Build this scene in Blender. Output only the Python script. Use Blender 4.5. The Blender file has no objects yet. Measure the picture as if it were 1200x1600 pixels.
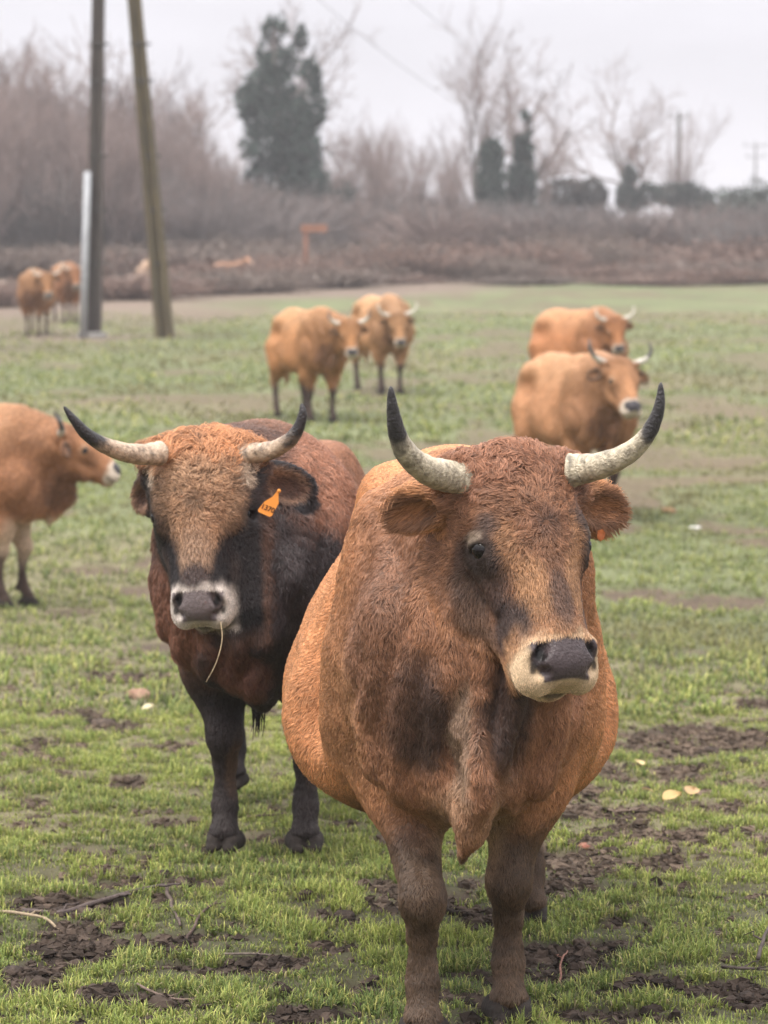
import bpy, math, os
import numpy as np
from mathutils import Matrix, Vector

PI = math.pi
rng = np.random.default_rng(7)
scene = bpy.context.scene
COL = scene.collection
F32 = np.float32

# ---------------------------------------------------------------- camera
FPX = 4800.0            # focal length in photo pixels (photo is 1200 x 1600)
CAM_H = 1.85
PITCH = math.atan(410.0 / FPX)
cam_d = bpy.data.cameras.new("camera")
cam = bpy.data.objects.new("camera", cam_d)
COL.objects.link(cam)
cam.location = (0, 0, CAM_H)
cam.rotation_euler = (PI / 2 - PITCH, 0, 0)
cam_d.sensor_fit = 'HORIZONTAL'
cam_d.sensor_width = 36.0
cam_d.lens = FPX / 1200.0 * 36.0
cam_d.clip_start = 0.1
cam_d.clip_end = 5000.0
cam_d.dof.use_dof = True
cam_d.dof.focus_distance = 7.4
cam_d.dof.aperture_fstop = 7.6
scene.camera = cam

# ---------------------------------------------------------------- world: overcast sky
SUN_EL, SUN_AZ = math.radians(52), math.radians(200)
world = bpy.data.worlds.new("World")
scene.world = world
world.use_nodes = True
wt = world.node_tree
for n in list(wt.nodes):
    wt.nodes.remove(n)
w_out = wt.nodes.new('ShaderNodeOutputWorld')
w_bg = wt.nodes.new('ShaderNodeBackground')
w_bg.inputs['Strength'].default_value = 0.10
sky = wt.nodes.new('ShaderNodeTexSky')
sky.sky_type = 'NISHITA'
sky.sun_disc = False
sky.sun_elevation = SUN_EL
sky.sun_rotation = SUN_AZ
sky.dust_density = 4.0
# a closed cloud deck in front of the clear sky: brighter overhead, as an overcast sky is
tc = wt.nodes.new('ShaderNodeTexCoord')
sep = wt.nodes.new('ShaderNodeSeparateXYZ')
ramp = wt.nodes.new('ShaderNodeValToRGB')
wt.links.new(tc.outputs['Generated'], sep.inputs[0])
wt.links.new(sep.outputs['Z'], ramp.inputs[0])
ramp.color_ramp.elements[0].position = 0.0
ramp.color_ramp.elements[0].color = (5.05, 4.98, 5.5, 1)
ramp.color_ramp.elements[1].position = 1.0
ramp.color_ramp.elements[1].color = (33.5, 32.5, 32.0, 1)
e = ramp.color_ramp.elements.new(0.30)
e.color = (12.0, 11.7, 12.2, 1)
wmap = wt.nodes.new('ShaderNodeMapping')
wmap.inputs['Scale'].default_value = (3.0, 3.0, 14.0)
wn = wt.nodes.new('ShaderNodeTexNoise')
wn.inputs['Scale'].default_value = 1.6
wn.inputs['Detail'].default_value = 4
wt.links.new(tc.outputs['Generated'], wmap.inputs[0])
wt.links.new(wmap.outputs[0], wn.inputs[0])
wr = wt.nodes.new('ShaderNodeMapRange')
wr.inputs['From Min'].default_value = 0.3
wr.inputs['From Max'].default_value = 0.7
wr.inputs['To Min'].default_value = 0.86
wr.inputs['To Max'].default_value = 1.12
wt.links.new(wn.outputs['Fac'], wr.inputs[0])
wm = wt.nodes.new('ShaderNodeVectorMath')
wm.operation = 'SCALE'
wt.links.new(ramp.outputs[0], wm.inputs[0])
wt.links.new(wr.outputs[0], wm.inputs['Scale'])
wmix = wt.nodes.new('ShaderNodeMix')
wmix.data_type = 'RGBA'
wmix.inputs[0].default_value = 0.92
wt.links.new(sky.outputs[0], wmix.inputs[6])
wt.links.new(wm.outputs[0], wmix.inputs[7])
wt.links.new(wmix.outputs[2], w_bg.inputs['Color'])
wt.links.new(w_bg.outputs[0], w_out.inputs[0])

sun_d = bpy.data.lights.new("sun", 'SUN')
sun_d.energy = 2.3
sun_d.angle = math.radians(14)
sun_d.color = (1.0, 0.95, 0.88)
sun = bpy.data.objects.new("sun", sun_d)
COL.objects.link(sun)
# light comes from above, from the left and a little from behind the camera
_sd = Vector((0.45, 0.38, -1.0)).normalized()
sun.rotation_euler = _sd.to_track_quat('-Z', 'Y').to_euler()

scene.view_settings.view_transform = 'Standard'
scene.view_settings.look = 'None'
scene.view_settings.exposure = 0.36
scene.view_settings.gamma = 1.0
scene.cycles.use_denoising = True
scene.cycles.max_bounces = 6
scene.cycles.diffuse_bounces = 3
scene.cycles.transparent_max_bounces = 12
scene.cycles.volume_bounces = 0
scene.render.hair_type = 'STRAND'

# ---------------------------------------------------------------- helpers
_FW = np.array([0, math.cos(PITCH), -math.sin(PITCH)])
_UP = np.array([0, math.sin(PITCH), math.cos(PITCH)])

def P(x, y, Y):
    """World point seen at photo pixel (x, y) at world depth Y."""
    d = FPX * _FW + (x - 600) * np.array([1.0, 0, 0]) - (y - 800) * _UP
    return np.array([0, 0, CAM_H]) + d * (Y / d[1])

def hash3(ix, iy, iz, seed=0):
    h = (ix.astype(np.int64) * 374761393 + iy.astype(np.int64) * 668265263
         + iz.astype(np.int64) * 2147483647 + seed * 1274126177) & 0xFFFFFFFF
    h = ((h ^ (h >> 13)) * 1274126177) & 0xFFFFFFFF
    h = (h ^ (h >> 16)) & 0xFFFFFF
    return h.astype(np.float64) / 16777215.0

def vnoise(p, scale=1.0, seed=0):
    """Smooth value noise in 0..1 for points (n, 3)."""
    q = np.asarray(p, dtype=np.float64) * scale + 1000.0
    i = np.floor(q).astype(np.int64)
    f = q - i
    f = f * f * (3 - 2 * f)
    out = 0
    for dx in (0, 1):
        wx = f[:, 0] if dx else 1 - f[:, 0]
        for dy in (0, 1):
            wy = f[:, 1] if dy else 1 - f[:, 1]
            for dz in (0, 1):
                wz = f[:, 2] if dz else 1 - f[:, 2]
                out = out + wx * wy * wz * hash3(i[:, 0] + dx, i[:, 1] + dy, i[:, 2] + dz, seed)
    return out

def fbm(p, scale=1.0, octaves=3, seed=0):
    a, tot, out = 1.0, 0.0, 0
    for o in range(octaves):
        out = out + a * vnoise(p, scale * 2 ** o, seed + o * 17)
        tot += a
        a *= 0.5
    return out / tot

def vec_noise(p, scale, seed):
    return np.stack([vnoise(p, scale, seed + k) for k in (0, 101, 202)], 1) * 2 - 1

def smooth(a, b, x):
    t = np.clip((x - a) / (b - a), 0, 1)
    return t * t * (3 - 2 * t)

def nrm(v):
    v = np.asarray(v, float)
    return v / np.maximum(np.linalg.norm(v, axis=-1, keepdims=True), 1e-9)

def srgb(r, g, b):
    c = np.array([r, g, b], float) / 255.0
    return np.where(c <= 0.04045, c / 12.92, ((c + 0.055) / 1.055) ** 2.4)

def tag(o, label=None, cat=None, group=None, kind=None):
    if label: o['label'] = label
    if cat: o['category'] = cat
    if group: o['group'] = group
    if kind: o['kind'] = kind
    return o

def empty(name, loc=(0, 0, 0), rotz=0.0):
    o = bpy.data.objects.new(name, None)
    o.empty_display_size = 0.2
    COL.objects.link(o)
    o.location = loc
    o.rotation_euler = (0, 0, rotz)
    return o

def mesh_obj(name, verts, faces, mat, parent=None, shade=True, colors=None, attrs=None):
    """faces: (n,3)/(n,4) int array or a list of such arrays."""
    me = bpy.data.meshes.new(name)
    verts = np.asarray(verts, F32)
    if not isinstance(faces, (list, tuple)):
        faces = [faces]
    faces = [np.asarray(f, np.int32) for f in faces if len(f)]
    nl = sum(f.size for f in faces)
    npoly = sum(len(f) for f in faces)
    me.vertices.add(len(verts))
    me.vertices.foreach_set('co', verts.ravel())
    me.loops.add(nl)
    me.polygons.add(npoly)
    me.loops.foreach_set('vertex_index', np.concatenate([f.ravel() for f in faces]))
    sizes = np.concatenate([np.full(len(f), f.shape[1], np.int32) for f in faces])
    starts = np.concatenate([[0], np.cumsum(sizes)[:-1]]).astype(np.int32)
    me.polygons.foreach_set('loop_start', starts)
    me.polygons.foreach_set('use_smooth', np.full(npoly, shade, bool))
    me.update(calc_edges=True)
    if colors is not None:
        a = me.color_attributes.new('Col', 'FLOAT_COLOR', 'POINT')
        c = np.ones((len(verts), 4), F32)
        c[:, :3] = colors
        a.data.foreach_set('color', c.ravel())
    for k, v in (attrs or {}).items():
        a = me.attributes.new(k, 'FLOAT', 'POINT')
        a.data.foreach_set('value', np.asarray(v, F32))
    me.materials.append(mat)
    o = bpy.data.objects.new(name, me)
    COL.objects.link(o)
    if parent is not None:
        o.parent = parent
    return o

def copy_tree(o, parent=None):
    c = o.copy()
    COL.objects.link(c)
    if parent is not None:
        c.parent = parent
    for ch in o.children:
        copy_tree(ch, c)
    return c

def tubes(paths, radii, sides=6, cap=True):
    """One mesh for several tapered tubes; paths: list of (n,3); radii: list of (n,)."""
    V, Fq, base = [], [], 0
    ang = np.arange(sides) * 2 * PI / sides
    for p, r in zip(paths, radii):
        p = np.asarray(p, float); r = np.asarray(r, float)
        n = len(p)
        t = nrm(np.gradient(p, axis=0))
        ref = np.array([0, 0, 1.0]) if abs(t[0][2]) < 0.9 else np.array([1.0, 0, 0])
        a = nrm(np.cross(t[0], ref))
        ring = []
        for i in range(n):
            a = nrm(a - t[i] * np.dot(a, t[i]))
            b = np.cross(t[i], a)
            ring.append(p[i] + r[i] * (np.cos(ang)[:, None] * a + np.sin(ang)[:, None] * b))
        V.append(np.concatenate(ring))
        i0 = base + (np.arange(n - 1)[:, None] * sides + np.arange(sides)[None]).ravel()
        i1 = base + (np.arange(n - 1)[:, None] * sides + (np.arange(sides)[None] + 1) % sides).ravel()
        Fq.append(np.stack([i0, i1, i1 + sides, i0 + sides], 1))
        base += n * sides
        if cap:
            V.append(p[[0, -1]])
            k = np.arange(sides)
            s0 = base - n * sides
            s1 = base - sides
            z = np.full(sides, base)
            Fq.append(np.stack([z, s0 + (k + 1) % sides, s0 + k, z], 1)[:, :3].repeat(1, 0) if False else
                      np.stack([z, s0 + (k + 1) % sides, s0 + k], 1))
            Fq.append(np.stack([z + 1, s1 + k, s1 + (k + 1) % sides], 1))
            base += 2
    quads = [f for f in Fq if f.shape[1] == 4]
    tris = [f for f in Fq if f.shape[1] == 3]
    out = [np.concatenate(quads)]
    if tris:
        out.append(np.concatenate(tris))
    return np.concatenate(V), out

def spline(pts, n):
    """Catmull-Rom through pts, n samples, any dimension."""
    p = np.asarray(pts, float)
    m = len(p)
    q = np.concatenate([[2 * p[0] - p[1]], p, [2 * p[-1] - p[-2]]])
    t = np.linspace(0, m - 1 - 1e-9, n)
    i = t.astype(int)
    f = (t - i)[:, None]
    a, b, c, d = q[i], q[i + 1], q[i + 2], q[i + 3]
    return 0.5 * ((2 * b) + (-a + c) * f + (2 * a - 5 * b + 4 * c - d) * f ** 2 + (-a + 3 * b - 3 * c + d) * f ** 3)

# ---------------------------------------------------------------- materials
def new_mat(name):
    m = bpy.data.materials.new(name)
    m.use_nodes = True
    nt = m.node_tree
    b = nt.nodes['Principled BSDF']
    return m, nt, b

def attr_mat(name, rough=0.8, spec=0.3, noise=0.0, nscale=60.0, bump=0.0, bscale=80.0, attr='Col', sat=None):
    """Colour from a vertex attribute, broken up with noise, with bump."""
    m, nt, b = new_mat(name)
    at = nt.nodes.new('ShaderNodeAttribute')
    at.attribute_name = attr
    src = at.outputs['Color']
    tcn = nt.nodes.new('ShaderNodeTexCoord')
    if noise:
        n = nt.nodes.new('ShaderNodeTexNoise')
        n.inputs['Scale'].default_value = nscale
        n.inputs['Detail'].default_value = 5
        nt.links.new(tcn.outputs['Object'], n.inputs[0])
        mr = nt.nodes.new('ShaderNodeMapRange')
        mr.inputs['From Min'].default_value = 0.25
        mr.inputs['From Max'].default_value = 0.75
        mr.inputs['To Min'].default_value = 1 - noise
        mr.inputs['To Max'].default_value = 1 + noise
        nt.links.new(n.outputs['Fac'], mr.inputs[0])
        vm = nt.nodes.new('ShaderNodeVectorMath')
        vm.operation = 'SCALE'
        nt.links.new(src, vm.inputs[0])
        nt.links.new(mr.outputs[0], vm.inputs['Scale'])
        src = vm.outputs[0]
    nt.links.new(src, b.inputs['Base Color'])
    b.inputs['Roughness'].default_value = rough
    b.inputs['Specular IOR Level'].default_value = spec
    if bump:
        n2 = nt.nodes.new('ShaderNodeTexNoise')
        n2.inputs['Scale'].default_value = bscale
        n2.inputs['Detail'].default_value = 6
        nt.links.new(tcn.outputs['Object'], n2.inputs[0])
        bp = nt.nodes.new('ShaderNodeBump')
        bp.inputs['Strength'].default_value = bump
        bp.inputs['Distance'].default_value = 0.01
        nt.links.new(n2.outputs['Fac'], bp.inputs['Height'])
        nt.links.new(bp.outputs[0], b.inputs['Normal'])
    return m

def plain_mat(name, col, rough=0.7, spec=0.3, noise=0.15, nscale=20.0, bump=0.3, bscale=60.0, stretch=(1, 1, 1), col2=None, metal=0.0):
    m, nt, b = new_mat(name)
    tcn = nt.nodes.new('ShaderNodeTexCoord')
    mp = nt.nodes.new('ShaderNodeMapping')
    mp.inputs['Scale'].default_value = stretch
    nt.links.new(tcn.outputs['Object'], mp.inputs[0])
    n = nt.nodes.new('ShaderNodeTexNoise')
    n.inputs['Scale'].default_value = nscale
    n.inputs['Detail'].default_value = 6
    nt.links.new(mp.outputs[0], n.inputs[0])
    r = nt.nodes.new('ShaderNodeValToRGB')
    c = np.array(col, float)
    c2 = np.array(col2, float) if col2 is not None else c * (1 + noise)
    c1 = c if col2 is not None else c * (1 - noise)
    r.color_ramp.elements[0].position = 0.3
    r.color_ramp.elements[0].color = (*c1, 1)
    r.color_ramp.elements[1].position = 0.7
    r.color_ramp.elements[1].color = (*c2, 1)
    nt.links.new(n.outputs['Fac'], r.inputs[0])
    nt.links.new(r.outputs[0], b.inputs['Base Color'])
    b.inputs['Roughness'].default_value = rough
    b.inputs['Specular IOR Level'].default_value = spec
    b.inputs['Metallic'].default_value = metal
    if bump:
        n2 = nt.nodes.new('ShaderNodeTexNoise')
        n2.inputs['Scale'].default_value = bscale
        n2.inputs['Detail'].default_value = 5
        nt.links.new(mp.outputs[0], n2.inputs[0])
        bp = nt.nodes.new('ShaderNodeBump')
        bp.inputs['Strength'].default_value = bump
        bp.inputs['Distance'].default_value = 0.02
        nt.links.new(n2.outputs['Fac'], bp.inputs['Height'])
        nt.links.new(bp.outputs[0], b.inputs['Normal'])
    return m
# ---------------------------------------------------------------- clay: signed-distance sculpting on a rectilinear grid
def grid_axis(lo, hi, coarse, bands):
    """Grid lines from lo to hi: step coarse, finer inside bands [(a, b, step)]."""
    xs = [lo]
    while xs[-1] < hi:
        x = xs[-1]
        st = coarse
        for a, b, s in bands:
            if a - coarse <= x <= b:
                st = min(st, s)
        xs.append(x + st)
    return np.array(xs)

class Clay:
    def __init__(self, xs, ys, zs):
        self.ax = [np.asarray(a, F32) for a in (xs, ys, zs)]
        self.F = np.full([len(a) for a in self.ax], 0.5, F32)
        self.frame = (np.zeros(3), np.eye(3), 1.0)

    def use(self, frame=None):
        self.frame = frame or (np.zeros(3), np.eye(3), 1.0)

    def _block(self, lo, hi):
        """lo, hi: bounds in the local frame -> slices and local coordinates."""
        o, A, s = self.frame
        corners = np.array([[(lo, hi)[i][0], (lo, hi)[j][1], (lo, hi)[k][2]] for i in (0, 1) for j in (0, 1) for k in (0, 1)])
        w = corners * s @ A.T + o
        mn, mx = w.min(0), w.max(0)
        sl = []
        for a, l, h in zip(self.ax, mn, mx):
            i0 = max(0, int(np.searchsorted(a, l)) - 1)
            i1 = min(len(a), int(np.searchsorted(a, h)) + 1)
            if i1 <= i0:
                return None, None
            sl.append(slice(i0, i1))
        X = self.ax[0][sl[0]][:, None, None] - o[0]
        Y = self.ax[1][sl[1]][None, :, None] - o[1]
        Z = self.ax[2][sl[2]][None, None, :] - o[2]
        L = [((X * A[0, k] + Y * A[1, k] + Z * A[2, k]) / s).astype(F32) for k in range(3)]
        return tuple(sl), L

    def _put(self, sl, d, k, mode):
        s = self.frame[2]
        d = (d * s).astype(F32)
        k = k * s
        f = self.F[sl]
        if mode == 'add':
            h = np.maximum(k - np.abs(f - d), 0) / max(k, 1e-6)
            self.F[sl] = np.minimum(f, d) - h * h * k * 0.25
        else:
            g = -d
            h = np.maximum(k - np.abs(f - g), 0) / max(k, 1e-6)
            self.F[sl] = np.maximum(f, g) + h * h * k * 0.25

    def ell(self, c, r, k=0.03, rot=None, mode='add'):
        c = np.array(c, float); r = np.array(r, float)
        R = np.eye(3)
        if rot is not None:
            R = np.array(Matrix.Rotation(rot[1], 3, rot[0]))
        ext = np.sqrt(((R * r) ** 2).sum(1)) + k + 0.02
        sl, L = self._block(c - ext, c + ext)
        if sl is None: return
        q = [L[i] - c[i] for i in range(3)]
        q = [q[0] * R[0, j] + q[1] * R[1, j] + q[2] * R[2, j] for j in range(3)]
        k0 = np.sqrt(sum((q[j] / r[j]) ** 2 for j in range(3)))
        k1 = np.sqrt(sum((q[j] / r[j] ** 2) ** 2 for j in range(3)))
        self._put(sl, k0 * (k0 - 1) / np.maximum(k1, 1e-6), k, mode)

    def cone(self, a, b, ra, rb, k=0.03, flat=None, mode='add'):
        """Round cone a->b; flat=(axis vector, scale<1) squashes it along that axis."""
        a = np.array(a, float); b = np.array(b, float)
        m = max(ra, rb) + k + 0.02
        sl, L = self._block(np.minimum(a, b) - m, np.maximum(a, b) + m)
        if sl is None: return
        q = [L[i] - a[i] for i in range(3)]
        ba = b - a
        sc = 1.0
        if flat is not None:
            n = nrm(np.array(flat[0], float)); sc = flat[1]
            dn = (q[0] * n[0] + q[1] * n[1] + q[2] * n[2]) * (1 / sc - 1)
            q = [q[i] + dn * n[i] for i in range(3)]
            ba = ba + n * np.dot(ba, n) * (1 / sc - 1)
        h = np.clip((q[0] * ba[0] + q[1] * ba[1] + q[2] * ba[2]) / max(np.dot(ba, ba), 1e-9), 0, 1)
        d = np.sqrt(sum((q[i] - h * ba[i]) ** 2 for i in range(3))) - (ra + (rb - ra) * h)
        self._put(sl, d * (0.5 + 0.5 * sc), k, mode)

    def chain(self, pts, radii, k=0.03, flat=None, mode='add'):
        for i in range(len(pts) - 1):
            self.cone(pts[i], pts[i + 1], radii[i], radii[i + 1], k, flat, mode)

    def loft(self, sec, k=0.04):
        """sec rows: x, zc, half width, up, down, pear, cy. Barrel along the local x axis."""
        sec = np.array(sec, float)
        x0, x1 = sec[0, 0], sec[-1, 0]
        lo = (x0 - 0.02, -sec[:, 2].max() * 1.2 - 0.1, (sec[:, 1] - sec[:, 4]).min() - 0.06)
        hi = (x1 + 0.02, sec[:, 2].max() * 1.2 + 0.1, (sec[:, 1] + sec[:, 3]).max() + 0.06)
        sl, L = self._block(np.array(lo), np.array(hi))
        if sl is None: return
        xx = np.clip(L[0], x0, x1)
        m = len(sec)
        grid = np.linspace(x0, x1, 200)
        # smooth interpolation of the section parameters
        ten = [np.interp(grid, sec[:, 0], sec[:, j]) for j in range(1, sec.shape[1])]
        ker = np.exp(-np.linspace(-2, 2, 13) ** 2); ker /= ker.sum()
        ten = [np.convolve(np.pad(t, 6, mode='edge'), ker, mode='valid') for t in ten]
        zc, w, up, dn, pear, cy = [np.interp(xx, grid, t).astype(F32) for t in ten]
        dz = L[2] - zc
        h = np.where(dz > 0, up, dn)
        wz = w * (1 - pear * np.clip(dz / h, -1, 1))
        q = np.sqrt(((L[1] - cy) / wz) ** 2 + (dz / h) ** 2)
        d = (q - 1) * np.minimum(wz, h) * 0.9
        d = np.maximum(d, np.abs(L[0] - (x0 + x1) / 2) - (x1 - x0) / 2)
        self._put(sl, d, k, 'add')

    def mesh(self):
        F = self.F
        s = F < 0
        nx, ny, nz = F.shape
        c = s[:-1, :-1, :-1].astype(np.int8)
        cnt = np.zeros((nx - 1, ny - 1, nz - 1), np.int8)
        for i in (0, 1):
            for j in (0, 1):
                for k in (0, 1):
                    cnt += s[i:nx - 1 + i, j:ny - 1 + j, k:nz - 1 + k]
        act = (cnt > 0) & (cnt < 8)
        ci = np.argwhere(act)
        idx = np.full(act.shape, -1, np.int32)
        idx[act] = np.arange(len(ci))
        pos = np.zeros((len(ci), 3)); w = np.zeros(len(ci))
        A = self.ax
        corners = [(0, 0, 0), (1, 0, 0), (0, 1, 0), (1, 1, 0), (0, 0, 1), (1, 0, 1), (0, 1, 1), (1, 1, 1)]
        fv = [F[ci[:, 0] + a, ci[:, 1] + b, ci[:, 2] + d] for a, b, d in corners]
        cp = [np.stack([A[0][ci[:, 0] + a], A[1][ci[:, 1] + b], A[2][ci[:, 2] + d]], 1) for a, b, d in corners]
        for a in range(8):
            for b in range(a + 1, 8):
                if sum(abs(corners[a][t] - corners[b][t]) for t in range(3)) != 1:
                    continue
                m = (fv[a] < 0) != (fv[b] < 0)
                t = fv[a] / np.where(np.abs(fv[a] - fv[b]) < 1e-9, 1, fv[a] - fv[b])
                pos[m] += (cp[a] + (cp[b] - cp[a]) * t[:, None])[m]
                w[m] += 1
        pos /= w[:, None]
        faces = []
        for axis in range(3):
            o = [t for t in range(3) if t != axis]
            a = [slice(None)] * 3; b = [slice(None)] * 3
            a[axis] = slice(0, -1); b[axis] = slice(1, None)
            for t in o:
                a[t] = slice(1, -1); b[t] = slice(1, -1)
            e0, e1 = s[tuple(a)], s[tuple(b)]
            for flip, msk in ((False, e0 & ~e1), (True, ~e0 & e1)):
                e = np.argwhere(msk)
                if not len(e): continue
                base = e.copy()
                base[:, o[0]] += 1; base[:, o[1]] += 1
                def cell(d0, d1):
                    q = base.copy()
                    q[:, o[0]] += d0; q[:, o[1]] += d1
                    return idx[q[:, 0], q[:, 1], q[:, 2]]
                quad = np.stack([cell(-1, -1), cell(0, -1), cell(0, 0), cell(-1, 0)], 1)
                if axis == 1: flip = not flip
                if flip: quad = quad[:, ::-1]
                faces.append(quad)
        faces = np.concatenate(faces)
        faces = faces[(faces >= 0).all(1)]
        # keep the largest connected piece
        lab = np.arange(len(pos))
        ed = np.concatenate([faces[:, [0, 1]], faces[:, [1, 2]], faces[:, [2, 3]]])
        while True:
            m = np.minimum(lab[ed[:, 0]], lab[ed[:, 1]])
            new = lab.copy()
            np.minimum.at(new, ed[:, 0], m)
            np.minimum.at(new, ed[:, 1], m)
            new = new[new]; new = new[new]
            if (new == lab).all(): break
            lab = new
        big = np.bincount(lab).argmax()
        keep = lab == big
        mp = np.cumsum(keep) - 1
        faces = mp[faces[keep[faces[:, 0]]]]
        pos = pos[keep]
        # light tangential smoothing
        return pos, faces

def _scatter(n, idx, val):
    return np.stack([np.bincount(idx, val[:, j], n) for j in range(3)], 1)

def vnormals(v, f):
    if f.shape[1] == 4:
        fn = np.cross(v[f[:, 2]] - v[f[:, 0]], v[f[:, 3]] - v[f[:, 1]])
    else:
        fn = np.cross(v[f[:, 1]] - v[f[:, 0]], v[f[:, 2]] - v[f[:, 0]])
    return nrm(sum(_scatter(len(v), f[:, j], fn) for j in range(f.shape[1])))

def relax(v, f, it=2, lam=0.5):
    src = np.concatenate([f[:, [0, 1]], f[:, [1, 2]], f[:, [2, 3]], f[:, [3, 0]]])
    src = np.concatenate([src, src[:, ::-1]])
    c = np.bincount(src[:, 0], minlength=len(v))
    for _ in range(it):
        v = v + lam * (_scatter(len(v), src[:, 0], v[src[:, 1]]) / np.maximum(c, 1)[:, None] - v)
    return v
# ---------------------------------------------------------------- cattle: anatomy
def frame_sub(fr, o, A):
    return (fr[0] + fr[2] * fr[1] @ np.array(o, float), fr[1] @ A, fr[2])

def axes_from(e1, e3):
    e1 = nrm(e1); e3 = np.array(e3, float)
    e3 = nrm(e3 - e1 * np.dot(e1, e3))
    return np.stack([e1, np.cross(e3, e1), e3], 1)

def hpt(fr, p):
    return fr[0] + fr[2] * (fr[1] @ np.array(p, float))

def head_frame(poll, muzzle, vdir, length=0.54):
    poll = np.array(poll, float)
    u = nrm(np.array(muzzle, float) - poll)
    v = np.array(vdir, float)
    v = nrm(v - u * np.dot(u, v))
    w = np.cross(u, v)
    s = np.linalg.norm(np.array(muzzle, float) - poll) / length
    return (poll, np.stack([u, v, w], 1), s)

def ear_frame(hf, side, ear):
    d, n = ear['dir'], ear['open']
    return frame_sub(hf, (ear.get('u', 0.075), side * ear.get('v', 0.125), ear.get('w', -0.10)), axes_from(d, n))

def sculpt(c, p):
    """All of the animal's body, in its own frame: x forward, y to its left, z up."""
    hf = p['head']
    bull = p.get('bull', False)
    c.use()
    c.loft(p['sec'])
    for s in (1, -1):
        # hips, thighs, shoulders
        for e in p.get('lumps', []):
            c.ell((e[0], s * e[1], e[2]), e[3:6], k=0.10, rot=((0, 1, 0), e[6]) if len(e) > 6 else None)
        # front leg
        fx, fy = p['front'][0 if s > 0 else 1]
        kz = p.get('kneez', 0.36)
        lt = p.get('legt', 1.0)
        ex, ey = p.get('elbow', (0.27, 0.17))
        knee = (fx + 0.01, fy, kz)
        c.chain([(ex, s * ey, 0.72), (ex + 0.04, s * ey * 0.6 + fy * 0.4, 0.56), knee], [0.125 * lt, 0.086 * lt, 0.050 * lt], k=0.09)
        c.ell((knee[0] + 0.012, fy, kz - 0.005), (0.050 * lt, 0.050 * lt, 0.062), k=0.04)
        c.chain([knee, (fx - .004, fy, kz - .09), (fx - .006, fy, 0.18), (fx, fy, 0.145)], [0.045 * lt, 0.034 * lt, 0.031 * lt, 0.040 * lt], k=0.025)
        c.cone((fx + .004, fy, 0.125), (fx + 0.035, fy, 0.070), 0.036 * lt, 0.040 * lt, k=0.03)
        c.ell((fx + .040, fy, .060), (.045, .048 * lt, .022), k=.02)
        c.ell((fx - 0.045, fy, 0.12), (0.02, 0.03, 0.022), k=0.03)
        # hind leg
        gx, gy = p['hind'][0 if s > 0 else 1]
        c.chain([(-0.72, s * 0.20, 0.85), (-0.60 + (gx + 0.85) * 0.4, s * 0.19, 0.68), (gx - 0.10, gy, 0.47)], [0.15, 0.125, 0.055], k=0.10)
        c.cone((gx - 0.11, gy, 0.50), (gx - 0.10, gy, 0.44), 0.048, 0.052, k=0.03)
        c.chain([(gx - 0.10, gy, 0.44), (gx - 0.03, gy, 0.17), (gx - 0.02, gy, 0.13)], [0.046, 0.034, 0.040], k=0.03)
        c.cone((gx - 0.02, gy, 0.13), (gx + 0.025, gy, 0.070), 0.036, 0.040, k=0.03)
        c.ell((gx + .030, gy, .060), (.045, .046, .022), k=.02)
    # tail
    c.chain([(-1.0, 0, 1.18), (-1.08, 0.0, 1.05), (-1.06, 0.02, 0.75), (-1.04, 0.02, 0.5)], [0.045, 0.035, 0.022, 0.035], k=0.05)
    c.cone((-1.04, 0.02, 0.5), (-1.04, 0.02, 0.36), 0.035, 0.012, k=0.03)
    # neck
    for a, b, ra, rb, k, fl in p['neck']:
        B = hpt(hf, b)
        c.cone(a, B, ra, rb, k, ((0, 1, 0), fl) if fl else None)
    for pts, rad, fl in p.get('dewlap', []):
        c.chain(pts, rad, k=0.06, flat=((0, 1, 0), fl) if fl else None)
    for f in p.get('extra', []):
        f(c, hf)
    # head
    c.use(hf)
    W = p.get('hw', 1.0)       # width factor
    c.ell((0.105, 0, -0.095), (0.120, 0.120 * W, 0.095), k=0.05)
    c.ell((0.015, 0, -0.085), (0.050, 0.130 * W, 0.070), k=0.04)
    c.ell((0.14, 0, -0.055), (0.155, 0.112 * W, 0.052), k=0.04)
    for s in (1, -1):
        c.ell((0.195, s * 0.100 * W, -0.068), (0.062, 0.036, 0.050), k=0.03)       # orbit
        c.ell((0.165, s * 0.103 * W, -0.050), (0.045, 0.024, 0.026), k=0.02)       # brow
        c.ell((0.235, s * 0.070 * W, -0.155), (0.115, 0.046, 0.090), k=0.05)       # cheek
        c.cone((0.20, s * 0.050 * W, -0.205), (0.44, s * 0.030, -0.125), 0.050, 0.036, k=0.05)
        c.cone((0.25, s * 0.062 * W, -0.105), (0.40, s * 0.048 * W, -0.085), 0.034, 0.030, k=0.04)
        c.cone((0.02, s * 0.110 * W, -0.075), (0.02, s * 0.140 * W, -0.070), 0.040, 0.034, k=0.03)  # horn root
    c.cone((0.16, 0, -0.075), (0.425, 0, -0.066), 0.078 * W, 0.054 * W, k=0.05)
    c.cone((0.24, 0, -0.115), (0.42, 0, -0.10), 0.085 * W, 0.065 * W, k=0.05)
    c.cone((0.20, 0.0, -0.05), (0.40, 0, -0.038), 0.056 * W, 0.040 * W, k=0.04)     # nasal bone
    M = p.get('mw', 1.0)
    c.ell((0.452, 0, -0.072), (0.062, 0.082 * M, 0.060), k=0.03)                   # muzzle
    c.ell((0.462, 0, -0.046), (0.048, 0.066 * M, 0.040), k=0.02)
    for s in (1, -1):
        c.ell((0.476, s * 0.052 * M, -0.088), (0.050, 0.044 * M, 0.046), k=0.02)   # lips
        c.ell((0.450, s * 0.060 * M, -0.040), (0.032, 0.022, 0.026), k=0.02)       # nostril wing
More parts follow.
